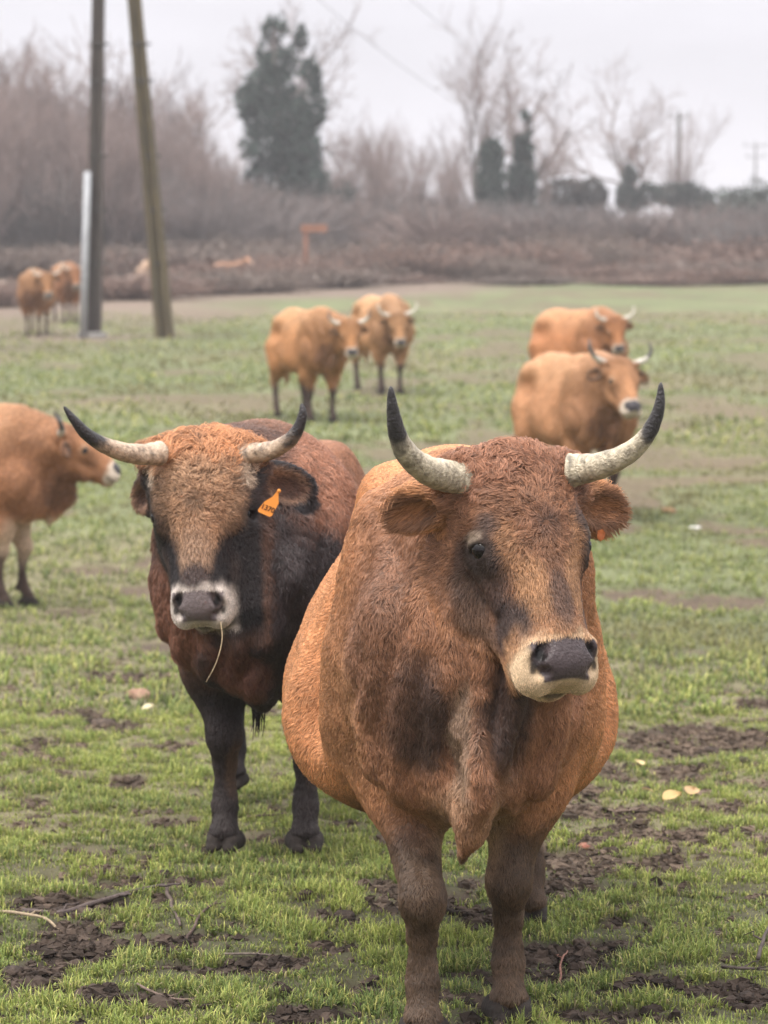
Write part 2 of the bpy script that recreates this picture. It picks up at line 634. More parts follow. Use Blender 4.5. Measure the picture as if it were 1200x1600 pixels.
    c.ell((0.474, 0, -0.128), (0.040, 0.052 * M, 0.034), k=0.014)                   # chin
    c.cone((0.40, 0, -0.14), (0.47, 0, -0.135), 0.045, 0.04, k=0.04)
    for s in (1, -1):
        c.ell((0.305, s * 0.124 * W, -0.120), (0.070, 0.022, 0.034), k=0.05, mode='sub') if not bull else None
        c.cone((0.215, s * .112 * W, -.10), (0.31, s * .086 * W, -.095), .020, .014, k=.025)      # facial crest
        # nostril, mouth corner line, eye socket
        c.ell((0.452, s * 0.060 * M, -0.012), (0.026, 0.014, 0.026), k=0.010, mode='sub', rot=((0, 0, 1), s * 0.45))
        c.ell((0.474, s * 0.076 * M, -0.030), (0.018, 0.012, 0.018), k=0.012, mode='sub')
        c.ell((0.490, s * 0.062 * M, -0.040), (0.010, 0.022, 0.014), k=0.012, mode='sub')
        c.cone((0.522, s * 0.03, -0.118), (0.44, s * 0.092 * M, -0.120), 0.004, 0.004, k=0.012, mode='sub')
        c.ell((0.203, s * 0.143 * W, -0.058), (0.018, 0.018, 0.020), k=0.006, mode='sub')
        # lids
        c.chain([(0.200, s * 0.118 * W, -0.030), (0.186, s * 0.130 * W, -0.042), (0.186, s * 0.138 * W, -0.064), (0.194, s * 0.136 * W, -0.086)], [.006, .0095, .010, .007], k=0.008)
        c.chain([(0.206, s * 0.116 * W, -0.034), (0.220, s * 0.126 * W, -0.046), (0.222, s * 0.130 * W, -0.066), (0.208, s * 0.132 * W, -0.084)], [.004, .005, .005, .004], k=0.006)
    c.cone((0.522, 0.03, -0.112), (0.522, -0.03, -0.112), 0.004, 0.004, k=0.012, mode='sub')
    # ears
    for s, e in ((1, p['ears'][0]), (-1, p['ears'][1])):
        c.use(ear_frame(hf, s, e))
        L = e.get('len', 0.19)
        Wd = e.get('wid', 0.058)
        c.cone((-0.02, 0, 0), (0.06, 0, 0), 0.032, 0.036, k=0.03)
        c.ell((L * 0.55, 0, 0), (L * 0.5, Wd, 0.026), k=0.03)
        c.ell((L * 0.60, 0, 0.024), (L * 0.38, Wd * 0.72, 0.026), k=0.012, mode='sub')
    c.use()

def tri_sample(v, f, n, weight, r):
    """n random surface points; weight per vertex -> positions, face ids, bary weights."""
    t = np.concatenate([f[:, [0, 1, 2]], f[:, [0, 2, 3]]]) if f.shape[1] == 4 else f
    a = np.linalg.norm(np.cross(v[t[:, 1]] - v[t[:, 0]], v[t[:, 2]] - v[t[:, 0]]), axis=1) / 2
    a = a * weight[t].mean(1)
    cum = np.cumsum(a)
    k = np.searchsorted(cum, r.random(n) * cum[-1])
    k = np.minimum(k, len(t) - 1)
    b = r.random((n, 2))
    fl = b.sum(1) > 1
    b[fl] = 1 - b[fl]
    w = np.stack([1 - b.sum(1), b[:, 0], b[:, 1]], 1)
    return t[k], w

def lerp_tri(arr, tri, w):
    return (arr[tri] * w[:, :, None]).sum(1) if arr.ndim == 2 else (arr[tri] * w).sum(1)

def cow_coords(p, v):
    """Head coordinates of body points, and how much each point belongs to the head / ears."""
    o, A, s = p['head']
    h = (v - o) @ A / s
    u, b, w = h.T
    m = smooth(-0.10, -0.03, u) * smooth(0.570, 0.545, u) * smooth(0.21, 0.16, np.abs(b)) * smooth(-.025, .025, w - np.interp(u, [0, .2, .3, .36, .5], p.get('wl', [-.20, -.25, -.225, -.19, -.175])))
    ears = []
    em = np.zeros(len(v))
    for sd, e in ((1, p['ears'][0]), (-1, p['ears'][1])):
        fo, fA, fs = ear_frame(p['head'], sd, e)
        q = (v - fo) @ fA / fs
        k = smooth(0.025, 0.06, q[:, 0]) * smooth(e.get('wid', .058) + .03, e.get('wid', .058) + .01, np.abs(q[:, 1])) * smooth(0.045, 0.030, np.abs(q[:, 2])) * smooth(1.22, 1.08, np.sqrt(((q[:, 0] - e.get('len', .19) * .5) / (e.get('len', .19) * .58)) ** 2 + (q[:, 1] / (e.get('wid', .058) + .012)) ** 2))
        ears.append((q, k))
        em = np.maximum(em, k)
    return h, m * (1 - em), ears, em

def spots(base, pts, lst, gate=None):
    """Blend soft ellipsoidal patches of pigment or painted shade over base."""
    c = base
    wob = 1 + 0.35 * (fbm(pts, 9.0, 3, 5) - 0.5) * 2
    for (ctr, r, col, st) in lst:
        q = (pts - np.array(ctr)) / np.array(r)
        d = np.sqrt((q ** 2).sum(1)) * wob
        m = smooth(1.25, 0.65, d) * st
        if gate is not None:
            m = m * gate
        c = c + (np.array(col) - c) * m[:, None]
    return c

def sym(lst):
    out = []
    for ctr, r, col, st in lst:
        out.append((ctr, r, col, st))
        if abs(ctr[1]) > 1e-6:
            out.append(((ctr[0], -ctr[1], ctr[2]), r, col, st))
    return out

def paint(p, v, n):
    """Pigment with some painted shade, bareness, fur length, direction, curl for surface points."""
    h, hm, ears, em = cow_coords(p, v)
    K = p['coat']
    u, b, w = h.T
    ab = np.abs(b)
    x, y, z = v.T
    base = np.tile(np.array(K['flank'], float), (len(v), 1))
    top = smooth(0.95, 1.3, z) * K.get('topk', .5)
    base = base + (np.array(K['top']) - base) * top[:, None]
    fr = smooth(0.10, 0.62, x + 0.25 * (fbm(v, 4, 2, 3) - .5)) * (1 - hm) * K.get('frontk', 1.0)
    base = base + (np.array(K['front']) - base) * fr[:, None]
    leg = smooth(K.get('legz', 0.50), K.get('legz', 0.50) - 0.16, z + 0.10 * (fbm(v, 7, 2, 8) - .5)) 
    base = base + (np.array(K['leg'])[None] * (.55 + .95 * fbm(v, 20, 3, 12))[:, None] - base) * leg[:, None]
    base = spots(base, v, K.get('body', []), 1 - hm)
    hc = np.tile(np.array(K['face'], float), (len(v), 1))
    hc = spots(hc, h, sym(K.get('headspots', [])))
    # muzzle ring, nose pad
    mz = smooth(0.390 + .018 * K.get('mzorange', 0), 0.437 + .018 * K.get('mzorange', 0), u + 0.045 * (fbm(h, 30, 2, 4) - .5) - 0.30 * np.clip(-0.05 - w, 0, 1) + 0.10 * ab + K.get('mzo', 0)) 
    mz = mz * smooth(K.get('mzb', .112) + .02, K.get('mzb', .112), ab) * smooth(K.get('mzw', -.165) - .02, K.get('mzw', -.165), w)
    mo = smooth(-.03, .02, u - .40 + .06 * (fbm(h, 22, 2, 6) - .5)) * smooth(.16, .12, ab) * K.get('mzorange', 0)
    hc = hc + (np.array([.42, .225, .115]) - hc) * mo[:, None]
    mz = mz * (1 - smooth(-.105, -.125, w) * smooth(.515, .53, u))
    hc = hc + (np.array(K['muzzle']) - hc) * mz[:, None]
    M = p.get('mw', 1.0)
    pd = np.maximum.reduce([np.abs(b) / (0.080 * M * (1 - 0.33 * smooth(.455, .50, u))), (u - 0.474) / 0.036, (0.474 - u) / 0.046, (-0.098 - w) / 0.02 + 1])
    nose = smooth(1.06, 0.96, pd)
    hc = hc + (np.array(K['nose']) - hc) * nose[:, None]
    hc = spots(hc, h, sym([((.453, .060 * M, -.020), (.022, .013, .030), (.006, .005, .005), 1.0), ((.478, .074 * M, -.04), (.014, .010, .02), (.012, .010, .010), .9)]))  # shade inside the nostrils painted near black
    lipline = smooth(.010, .004, np.abs(w + .116)) * smooth(.42, .46, u)
    hc = hc * (1 - .7 * lipline[:, None])
    eyed = np.sqrt(((u - .202) / .022) ** 2 + ((ab - .125 * p.get('hw', 1)) / .03) ** 2 + ((w + .060) / .027) ** 2)
    eye = smooth(1.15, 0.8, eyed)
    hc = hc + (np.array([.016, .012, .011]) - hc) * eye[:, None]
    col = base + (hc - base) * hm[:, None]
    L = np.full(len(v), K.get('len', .018))
    L = L + (K.get('necklen', .028) - L) * fr
    L = L + (.014 - L) * leg
    hl = np.full(len(v), .016)
    poll = smooth(0.16, 0.03, u) * smooth(-.2, -.1, w)
    hl = hl + (K.get('polllen', .040) - hl) * poll
    hl = hl + (.022 - hl) * smooth(.1, .16, u) * smooth(.26, .20, u) * smooth(.09, .05, ab)
    hl = hl + (.0075 - hl) * mz
    hl = hl * (1 - .75 * smooth(1.9, 1.2, eyed))
    L = L + (hl - L) * hm
    bare = np.maximum(nose, eye) * hm
    # comb direction
    d = np.stack([-0.9 * np.ones(len(v)), np.zeros(len(v)), -0.55 * np.ones(len(v))], 1)
    neckd = np.array([-0.35, 0, -1.0])
    d = d + (neckd - d) * fr[:, None]
    d = d + (np.array([0.0, 0, -1.0]) - d) * leg[:, None]
    o, A, s = p['head']
    du = (u - .175)
    rad = np.stack([du, b * 1.5, np.zeros(len(v))], 1)
    rad = nrm(rad)
    rad = rad + np.array([1.0, 0, 0]) * smooth(.2, .3, u)[:, None] * 1.6
    rad = rad + np.stack([np.zeros(len(v)), np.zeros(len(v)), -1.0 * smooth(.06, .12, ab) * smooth(.1, .2, u)], 1) * .8
    # poll hair falls forward and to the sides over the forehead
    rad = rad + np.stack([.9 * poll * smooth(.06, .0, u), np.sign(b) * .3 * poll, np.zeros(len(v))], 1)
    hd = rad @ A.T
    d = d + (hd - d) * hm[:, None]
    curl = K.get('curl', .25) * np.ones(len(v))
    curl = curl + (1.25 - curl) * hm * np.maximum(poll, .65 * smooth(.30, .2, u) * smooth(.10, .06, ab))
    curl = curl + (K.get('neckcurl', .35) - curl) * fr * (1 - hm)
    for (q, k), e in zip(ears, p['ears']):
        ff = ear_frame(p['head'], 1 if e is p['ears'][0] else -1, e)
        inner = smooth(0.0, 0.012, q[:, 2]) * smooth(.9, .6, np.abs(q[:, 1]) / e.get('wid', .058))
        rim = smooth(.72, .92, np.sqrt(((q[:, 0] - .1) / .095) ** 2 + (q[:, 1] / e.get('wid', .058)) ** 2))
        ec = np.array(K['ear'])[None] * np.ones((len(v), 1))
        ec = ec + (np.array(K['earin']) - ec) * inner[:, None]
        ec = ec + (np.array(K['earrim']) - ec) * rim[:, None]
        col = col + (ec - col) * k[:, None]
        L = L + (K.get('earlen', .030) - L) * k
        d2 = ff[1] @ np.array([1.0, 0, 0]) + (q[:, 1:2] / .05) * ff[1][:, 1][None] * .8
        d = d + (d2 - d) * k[:, None]
        curl = curl + (.3 - curl) * k
        bare = bare * (1 - k)
    return np.clip(col, .004, 1), bare, L, d, curl

# ---------------------------------------------------------------- fur
def fur_material(name):
    m, nt, b = new_mat(name)
    at = nt.nodes.new('ShaderNodeAttribute'); at.attribute_name = 'fur'
    hi = nt.nodes.new('ShaderNodeHairInfo')
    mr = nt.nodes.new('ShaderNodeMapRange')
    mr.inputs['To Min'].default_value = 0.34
    mr.inputs['To Max'].default_value = 1.72  # colour carries strand shadow at the root, highlight at the tip
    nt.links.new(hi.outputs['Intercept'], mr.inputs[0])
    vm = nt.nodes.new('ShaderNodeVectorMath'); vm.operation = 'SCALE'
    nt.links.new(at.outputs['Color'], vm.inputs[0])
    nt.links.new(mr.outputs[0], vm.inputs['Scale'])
    nt.links.new(vm.outputs[0], b.inputs['Base Color'])
    b.inputs['Roughness'].default_value = 0.55
    b.inputs['Specular IOR Level'].default_value = 0.35
    an = nt.nodes.new('ShaderNodeAttribute'); an.attribute_name = 'skin_normal'
    ge = nt.nodes.new('ShaderNodeNewGeometry')
    vt = nt.nodes.new('ShaderNodeVectorTransform')
    vt.vector_type = 'NORMAL'; vt.convert_from = 'OBJECT'; vt.convert_to = 'WORLD'
    nt.links.new(an.outputs['Vector'], vt.inputs[0])
    mx = nt.nodes.new('ShaderNodeMix'); mx.data_type = 'VECTOR'
    mx.inputs[0].default_value = 0.55
    nt.links.new(ge.outputs['Normal'], mx.inputs[4])
    nt.links.new(vt.outputs[0], mx.inputs[5])
    nn = nt.nodes.new('ShaderNodeVectorMath'); nn.operation = 'NORMALIZE'
    nt.links.new(mx.outputs[1], nn.inputs[0])
    nt.links.new(nn.outputs[0], b.inputs['Normal'])
    return m

def skin_material(name):
    m = attr_mat(name, rough=.8, spec=.25, noise=.25, nscale=90, bump=.4, bscale=160)
    nt = m.node_tree
    b = nt.nodes['Principled BSDF']
    a = nt.nodes.new('ShaderNodeAttribute'); a.attribute_name = 'bare'
    mr = nt.nodes.new('ShaderNodeMapRange')
    mr.inputs['To Min'].default_value = .85
    mr.inputs['To Max'].default_value = .30
    nt.links.new(a.outputs['Fac'], mr.inputs[0])
    nt.links.new(mr.outputs[0], b.inputs['Roughness'])
    return m

def grow_fur(name, p, v, f, nv, count, rad, mat, parent, seed, weight_fn=None, K=5, lens=1.0):
    r = np.random.default_rng(seed)
    col, bare, L, d, curl = paint(p, v, nv)
    wt_ = np.clip(1 - 1.5 * bare, 0, 1)
    if weight_fn is not None:
        wt_ = wt_ * weight_fn(v, nv)
    tri, w = tri_sample(v, f, count, wt_, r)
    pos = lerp_tri(v, tri, w); nn = nrm(lerp_tri(nv, tri, w))
    c = lerp_tri(col, tri, w); l = lerp_tri(L, tri, w) * lens
    dd = lerp_tri(d, tri, w); cu = lerp_tri(curl, tri, w)
    N = len(pos)
    # locks: direction bent by coherent noise
    dd = nrm(dd) + cu[:, None] * (vec_noise(pos, 22, seed + 1) * .8 + vec_noise(pos, 60, seed + 5) * .7)
    dd = dd + r.normal(0, .10, (N, 3))
    dd = nrm(dd - nn * (dd * nn).sum(1)[:, None])
    l = l * r.uniform(.65, 1.2, N)
    side = np.cross(nn, dd)
    ph = vnoise(pos, 45, seed + 9) * 12 + r.normal(0, .25, N)
    lift = .30 + .15 * r.random(N)
    t = np.linspace(0, 1, K)
    pts = np.zeros((N, K, 3))
    amp = (np.clip(cu - .15, 0, 2) * .22)
    for i, ti in enumerate(t):
        sway = amp * (np.sin(ph + ti * 5.0) - np.sin(ph)) * l
        pts[:, i] = (pos - nn * .0015 + dd * (l * ti * (1 - .12 * ti))[:, None]
                     + nn * (l * lift * np.sin(ti * 2.2) * .8 + amp * l * .5 * np.sin(ph * 1.3 + ti * 4))[:, None]
                     + side * sway[:, None])
        pts[:, i, 2] -= l * .10 * ti * ti
    tone = .68 + .64 * r.random(N)
    tone = 1 + (tone - 1) * np.clip(l / .014, .35, 1)
    tone = tone * (.68 + .64 * fbm(pos, 38, 3, seed + 20)) * (.80 + .40 * fbm(pos, 8, 2, seed + 30))
    c = c * tone[:, None]
    g = bpy.data.hair_curves.new(name)
    g.add_curves([K] * N)
    g.attributes['position'].data.foreach_set('vector', pts.astype(F32).ravel())
    ra = g.attributes.get('radius') or g.attributes.new('radius', 'FLOAT', 'POINT')
    rr = rad * np.array([1.0, 1.0, .85, .6, .22] if K == 5 else np.linspace(1, .25, K))
    ra.data.foreach_set('value', (rr[None] * np.clip(l / .017, .55, 1.15)[:, None]).astype(F32).ravel())
    ca = g.attributes.new('fur', 'FLOAT_COLOR', 'CURVE')
    cc = np.ones((N, 4), F32); cc[:, :3] = c
    ca.data.foreach_set('color', cc.ravel())
    na = g.attributes.new('skin_normal', 'FLOAT_VECTOR', 'CURVE')
    na.data.foreach_set('vector', nn.astype(F32).ravel())
    g.materials.append(mat)
    o = bpy.data.objects.new(name, g)
    COL.objects.link(o)
    o.parent = parent
    return o

def head_bands(p, st):
    pts = np.array([hpt(p['head'], q) for q in ((0, -.2, 0), (0, .2, 0), (.2, 0, -.2), (.5, 0, 0), (.5, 0, -.15), (-.05, 0, 0))])
    return [[(pts[:, i].min() - .04, pts[:, i].max() + .04, st)] for i in range(3)]

def horn_mesh(pts, r0, parent, mat, K, tipfrac, seed):
    """Swept horn: pts in the animal's frame, cream with a dark tip."""
    n, sd = 60, 24
    c = spline(pts, n)
    t = np.linspace(0, 1, n)
    r = r0 * (1 - t) ** .52 * (1 - .22 * t) + .0015
    r = r * (1 + .022 * np.sin(t * 85 + 2 * np.sin(t * 23)) * smooth(.5, .0, t)) * (1 + .05 * smooth(.06, .0, t))
    V, F = tubes([c], [r], sd)
    tt = np.concatenate([np.repeat(t, sd), [0, 1]])
    V = V + (vec_noise(V, 60, seed) * .0016 + vec_noise(V, 18, seed + 4) * .0022) * (1 - tt[:, None] * .6)
    k = smooth(tipfrac - .09, tipfrac + .09, tt + .30 * (fbm(V * [1, 1, 1], 28, 3, seed) - .5))
    col = np.array(K['horn'])[None] * (1 - .50 * smooth(.45, .70, fbm(V * [1, 1, 1], 70, 3, seed + 3)))[:, None]
    col = col * (1 - .38 * smooth(.80, .95, np.sin(tt * 85 + 2 * np.sin(tt * 23) + 2.2 * vnoise(V, 25, 3) + 2)) * smooth(.42, .2, tt))[:, None]
    col = col + (np.array(K['horntip']) - col) * k[:, None]
    return mesh_obj('horn', V, F, mat, parent, colors=col)

def hoof_mesh(parent, pos, mat, yaw=0.0, sc=1.0):
    """Cloven hoof: two claws."""
    ax = [np.arange(-.09, .10, .006), np.arange(-.065, .07, .006), np.arange(-.012, .075, .006)]
    c = Clay(*ax)
    for s in (1, -1):
        c.cone((-.03, s * .026, .035), (.04, s * .024, .018), .030, .020, k=.012)
        c.ell((-.035, s * .026, .022), (.035, .026, .022), k=.01)
        c.cone((-.02, s * .024, .05), (.02, s * .024, .04), .027, .022, k=.01)
    c.F = np.maximum(c.F, -c.ax[2][None, None, :] + 0.0 * c.F)
    v, f = c.mesh()
    v = v * sc * np.array([1, 1.0, .80])
    cc = np.array([.026, .020, .017]) * (.5 + .9 * fbm(v, 60, 3, 2))[:, None]
    cs, sn = math.cos(yaw), math.sin(yaw)
    v = np.stack([v[:, 0] * cs - v[:, 1] * sn, v[:, 0] * sn + v[:, 1] * cs, v[:, 2]], 1) + np.array(pos)
    return mesh_obj('hoof', v, f, mat, parent, colors=cc)

def ball(parent, c, r, mat, name='eye', axis=None, squash=.8, n=16):
    th = np.linspace(0, PI, n)[:, None]; ph = np.linspace(0, 2 * PI, 2 * n, endpoint=False)[None]
    V = np.stack([np.sin(th) * np.cos(ph), np.sin(th) * np.sin(ph), np.cos(th) + 0 * ph], -1).reshape(-1, 3) * r
    m = 2 * n
    i = np.arange(n - 1)[:, None] * m; j = np.arange(m)[None]
    F = np.stack([i + j, i + m + j, i + m + (j + 1) % m, i + (j + 1) % m], -1).reshape(-1, 4)
    return mesh_obj(name, V + np.array(c), F, mat, parent)
# ---------------------------------------------------------------- build an animal from its description
MAT_SKIN = skin_material('hide')
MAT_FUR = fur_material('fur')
MAT_HORN = attr_mat('horn', rough=.45, spec=.45, noise=.30, nscale=90, bump=.6, bscale=160)
MAT_HOOF = attr_mat('hoof', rough=.8, spec=.2, noise=.3, nscale=80, bump=.3, bscale=120)
MAT_EYE, _nt, _b = new_mat('eyeball')
_b.inputs['Base Color'].default_value = (.008, .006, .006, 1)
_b.inputs['Roughness'].default_value = .08
_b.inputs['Specular IOR Level'].default_value = .28

def build_animal(p, name, root, rz, scale, coarse, fine, fur, rad, seed, wfn=None, lens=1.0, strandk=5):
    e = empty(name, root, rz)
    e.scale = (scale,) * 3
    lo, hi = p.get('lo', (-1.16, -0.62, -0.02)), p.get('hi', (1.32, 0.62, 1.66))
    hb = head_bands(p, fine)
    c = Clay(*[grid_axis(lo[i], hi[i], coarse, hb[i]) for i in range(3)])
    sculpt(c, p)
    v, f = c.mesh()
    v = relax(v, f, 2)
    nv = vnormals(v, f)
    # slack skin, muscle and folds
    hm = cow_coords(p, v)[1]
    em = cow_coords(p, v)[3]
    k = (1 - hm) * (1 - em) * smooth(.45, .65, v[:, 2])
    v = v + nv * (k * ((fbm(v, 4.5, 2, seed) - .5) * .034 + (fbm(v, 13, 2, seed + 1) - .5) * .008))[:, None]
    nk = k * smooth(.40, .55, v[:, 0]) * smooth(1.30, 1.1, v[:, 2])
    v = v + nv * (nk * .0075 * np.sin(2 * PI * (v[:, 1] / .085 + 1.6 * fbm(v, 4, 2, seed + 2))))[:, None]
    nv = vnormals(v, f)
    col, bare, L, d, curl = paint(p, v, nv)
    v2 = v
    mesh_obj('body', v2, f, MAT_SKIN, e, colors=col * (.75 + .25 * bare)[:, None], attrs={'bare': bare})
    if fur:
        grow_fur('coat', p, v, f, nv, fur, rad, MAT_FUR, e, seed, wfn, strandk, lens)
    for hp, r0, tf in p['horns']:
        horn_mesh(hp, r0, e, MAT_HORN, p['coat'], tf, seed)
    if p.get('eyes', True):
        W = p.get('hw', 1.0)
        for s in (1, -1):
            ball(e, hpt(p['head'], (.202, s * .1200 * W, -.059)), .0245 * p['head'][2], MAT_EYE)
    if p.get('hooves', True):
        for s, (fx, fy) in zip((1, -1), p['front']):
            hoof_mesh(e, (fx + .042, fy, 0), MAT_HOOF, s * .12, 1.10)
        for s, (gx, gy) in zip((1, -1), p['hind']):
            hoof_mesh(e, (gx + .025, gy, 0), MAT_HOOF, s * .1, 1.0)
    return e
# ---------------------------------------------------------------- the lie of the land
_GY = [-40, 0, 9.5, 12, 19, 25, 37, 42, 60, 80, 110, 160, 400, 2500]
_GZ = [0, 0, 0, -.12, -.42, -.34, -.22, -.15, .05, .36, .93, 1.5, 2.5, 2.5]
_gy = np.concatenate([np.linspace(-40, 200, 1200), np.linspace(201, 2500, 600)])
_gz = np.interp(_gy, _GY, _GZ)
_k = np.exp(-np.linspace(-2, 2, 31) ** 2); _k /= _k.sum()
_gz = np.convolve(np.pad(_gz, 15, mode='edge'), _k, mode='valid')

def profile(Y):
    return np.interp(Y, _gy, _gz)

def on_ground(x, y):
    """World (X, Y) of the ground seen at photo pixel (x, y)."""
    Y = 8.0
    for _ in range(60):
        Yn = (CAM_H - profile(Y)) / ((CAM_H - P(x, y, 1.0)[2]))
        Y = .5 * Y + .5 * Yn
    return P(x, y, Y)[0], Y

# bare patches: pixel centre and half size in the photo, turned into ground ellipses
_MUD = [(120, 1420, 130, 22), (40, 1530, 60, 35), (300, 1385, 80, 12), (520, 1432, 60, 14), (420, 1500, 90, 22), (230, 1560, 120, 18),
        (850, 1500, 90, 30), (760, 1440, 60, 16), (1090, 1160, 150, 28), (960, 1275, 110, 14), (1120, 1265, 60, 12), (1060, 1200, 80, 14),
        (1150, 1560, 70, 26), (1010, 1540, 60, 12), (930, 1480, 60, 16), (160, 1137, 22, 14), (200, 1225, 30, 10), (60, 1255, 40, 10),
        (270, 1285, 40, 8), (640, 1360, 40, 12), (1000, 925, 110, 14), (1120, 935, 90, 20), (1100, 750, 110, 8), (1120, 640, 90, 9),
        (1000, 990, 40, 6), (150, 890, 90, 10), (110, 960, 40, 8), (570, 740, 60, 10), (220, 920, 50, 8), (120, 1330, 40, 10),
        (560, 1540, 60, 14), (700, 1560, 60, 14), (350, 1450, 50, 10), (460, 1325, 50, 8), (380, 640, 60, 5), (90, 750, 60, 6),
        (880, 1370, 50, 10), (1060, 1390, 50, 10), (980, 1420, 40, 8), (500, 1590, 80, 14), (930, 1590, 60, 12), (1180, 850, 60, 10)]
MUD = []
for _x, _y, _a, _b in _MUD:
    _X, _Yc = on_ground(_x, _y)
    _y0, _y1 = on_ground(_x, _y + _b)[1], on_ground(_x, _y - _b)[1]
    MUD.append((_X, (_y0 + _y1) / 2, _a / FPX * _Yc, (_y1 - _y0) / 2))
MUD = np.array(MUD)

def mudness(X, Y):
    p = np.stack([X, Y, 0 * X], 1)
    wob = .55 * (fbm(p, 5.0, 4, 61) - .5) * 2 + .35 * (fbm(p, 1.6, 2, 62) - .5) * 2
    m = np.zeros(len(X))
    for cx, cy, a, b in MUD:
        near = (np.abs(X - cx) < 2.2 * a) & (np.abs(Y - cy) < 2.2 * b)
        if near.any():
            d = np.sqrt(((X[near] - cx) / a) ** 2 + ((Y[near] - cy) / b) ** 2) - 1.1 * wob[near]
            m[near] = np.maximum(m[near], smooth(1.15, .55, d))
    m = np.maximum(m, .9 * smooth(.585, .68, fbm(p, 3.6, 4, 77)) * smooth(22, 12, Y))
    m = np.maximum(m, .85 * smooth(.66, .76, fbm(p, 11.0, 2, 87)) * smooth(16, 10, Y))
    q = np.stack([X * .7, Y * .35, 0 * X], 1)
    m = np.maximum(m, .8 * smooth(.56, .70, fbm(q, 1.3, 4, 79)) * smooth(11, 16, Y))
    q = np.stack([X * .35, Y * .12, 0 * X], 1)
    m = np.maximum(m, .7 * smooth(.55, .70, fbm(q, 1.3, 4, 83)) * smooth(22, 32, Y))
    return m

def ground_z(X, Y, mud=None):
    X = np.atleast_1d(np.asarray(X, float)); Y = np.atleast_1d(np.asarray(Y, float))
    p = np.stack([X, Y, 0 * X], 1)
    near = smooth(60, 12, Y)
    z = profile(Y) + (fbm(p, .9, 3, 41) - .5) * .07 * (near * .9 + .1) * smooth(5.0, 9.0, np.abs(Y - 1.0) + 4)
    z = z + (fbm(p, 6.0, 3, 42) - .5) * .025 * near
    if mud is None:
        mud = mudness(X, Y)
    z = z - .022 * mud * near + mud * near * .060 * (fbm(p, 13.0, 3, 43) - .45)
    z = z + .6 * (fbm(p, .03, 3, 44) - .5) * smooth(60, 160, Y)
    # hooves stand on level spots
    return z

MAT_GROUND = attr_mat('pasture_soil', rough=.95, spec=.15, noise=.35, nscale=14, bump=.7, bscale=55)
_xs = np.concatenate([np.arange(0, 2.6, .022), 2.6 * 1.06 ** np.arange(0, 112)])
_xs = np.concatenate([-_xs[:0:-1], _xs])
_ys = np.concatenate([np.arange(-30, 4, 2.0), np.arange(4, 5.5, .1), 5.5 * 1.0042 ** np.arange(0, 1400)])
_ys = _ys[_ys < 1700]
GX, GYY = np.meshgrid(_xs, _ys, indexing='ij')
_X, _Y = GX.ravel(), GYY.ravel()
_mud = mudness(_X, _Y)
_Z = ground_z(_X, _Y, _mud)
_p = np.stack([_X, _Y, 0 * _X], 1)
_g = np.array([.050, .052, .026]) + (np.array([.115, .138, .060]) - np.array([.050, .052, .026])) * smooth(11, 24, _Y)[:, None]  # nearby soil colour darkened to stand for shade between blades
_n = fbm(_p * [1, .6, 1], .7, 5, 51)
_n2 = fbm(_p * [1, .6, 1], 5, 3, 52)
_c = _g * (.72 + .56 * _n + .5 * (_n2 - .5))[:, None] * np.array([1.08, 1.0, 1.15])
_c = _c + (np.array([.15, .13, .08]) * (.8 + .4 * _n2)[:, None] - _c) * (smooth(.50, .70, fbm(np.stack([_X / 2.5, _Y / 4, 0 * _X], 1), .6, 3, 53)) * .75)[:, None]
_mc = (np.array([.040, .030, .024]) + np.array([.030, .022, .016]) * smooth(7.5, 10, _Y)[:, None])[None] * (.6 + .8 * fbm(_p, 9, 3, 54))[:, None]
_mc = _mc + (np.array([.115, .085, .058]) - _mc) * smooth(12, 30, _Y)[:, None]
_c = _c + (_mc - _c) * (smooth(.25, .65, _mud) * (1 - .35 * smooth(15, 40, _Y)))[:, None]
# rough brown ground beyond the grazing
_edge = np.interp(_X / np.maximum(_Y, 1) * FPX + 600, [-400, 0, 300, 520, 700, 1200, 2000], [62, 66, 74, 86, 97, 101, 101])
_rough = smooth(-11, 11, _Y - _edge + 44 * (fbm(_p, .10, 3, 55) - .5))
_rc = np.array([.15, .115, .090])[None] * (.75 + .5 * fbm(_p, .35, 3, 56))[:, None]
_c = _c + (_rc - _c) * _rough[:, None]
_ni, _nj = GX.shape
_i = (np.arange(_ni - 1)[:, None] * _nj + np.arange(_nj - 1)[None]).ravel()
_f = np.stack([_i, _i + _nj, _i + _nj + 1, _i + 1], 1)
tag(mesh_obj('ground', np.stack([_X, _Y, _Z], 1), _f, MAT_GROUND, colors=_c), kind='structure')

def gz1(x, y):
    return float(ground_z(x, y)[0])

# ---------------------------------------------------------------- grass
def leaf_mat(name, trans=.35, rough=.6, spec=.25):
    m, nt, b = new_mat(name)
    at = nt.nodes.new('ShaderNodeAttribute'); at.attribute_name = 'Col'
    nt.links.new(at.outputs['Color'], b.inputs['Base Color'])
    b.inputs['Roughness'].default_value = rough
    b.inputs['Specular IOR Level'].default_value = spec
    tr = nt.nodes.new('ShaderNodeBsdfTranslucent')
    mx = nt.nodes.new('ShaderNodeMixShader')
    mx.inputs[0].default_value = trans
    nt.links.new(at.outputs['Color'], tr.inputs[0])
    nt.links.new(b.outputs[0], mx.inputs[1])
    nt.links.new(tr.outputs[0], mx.inputs[2])
    nt.links.new(mx.outputs[0], nt.nodes['Material Output'].inputs[0])
    return m

MAT_GRASS = leaf_mat('grass_blade')

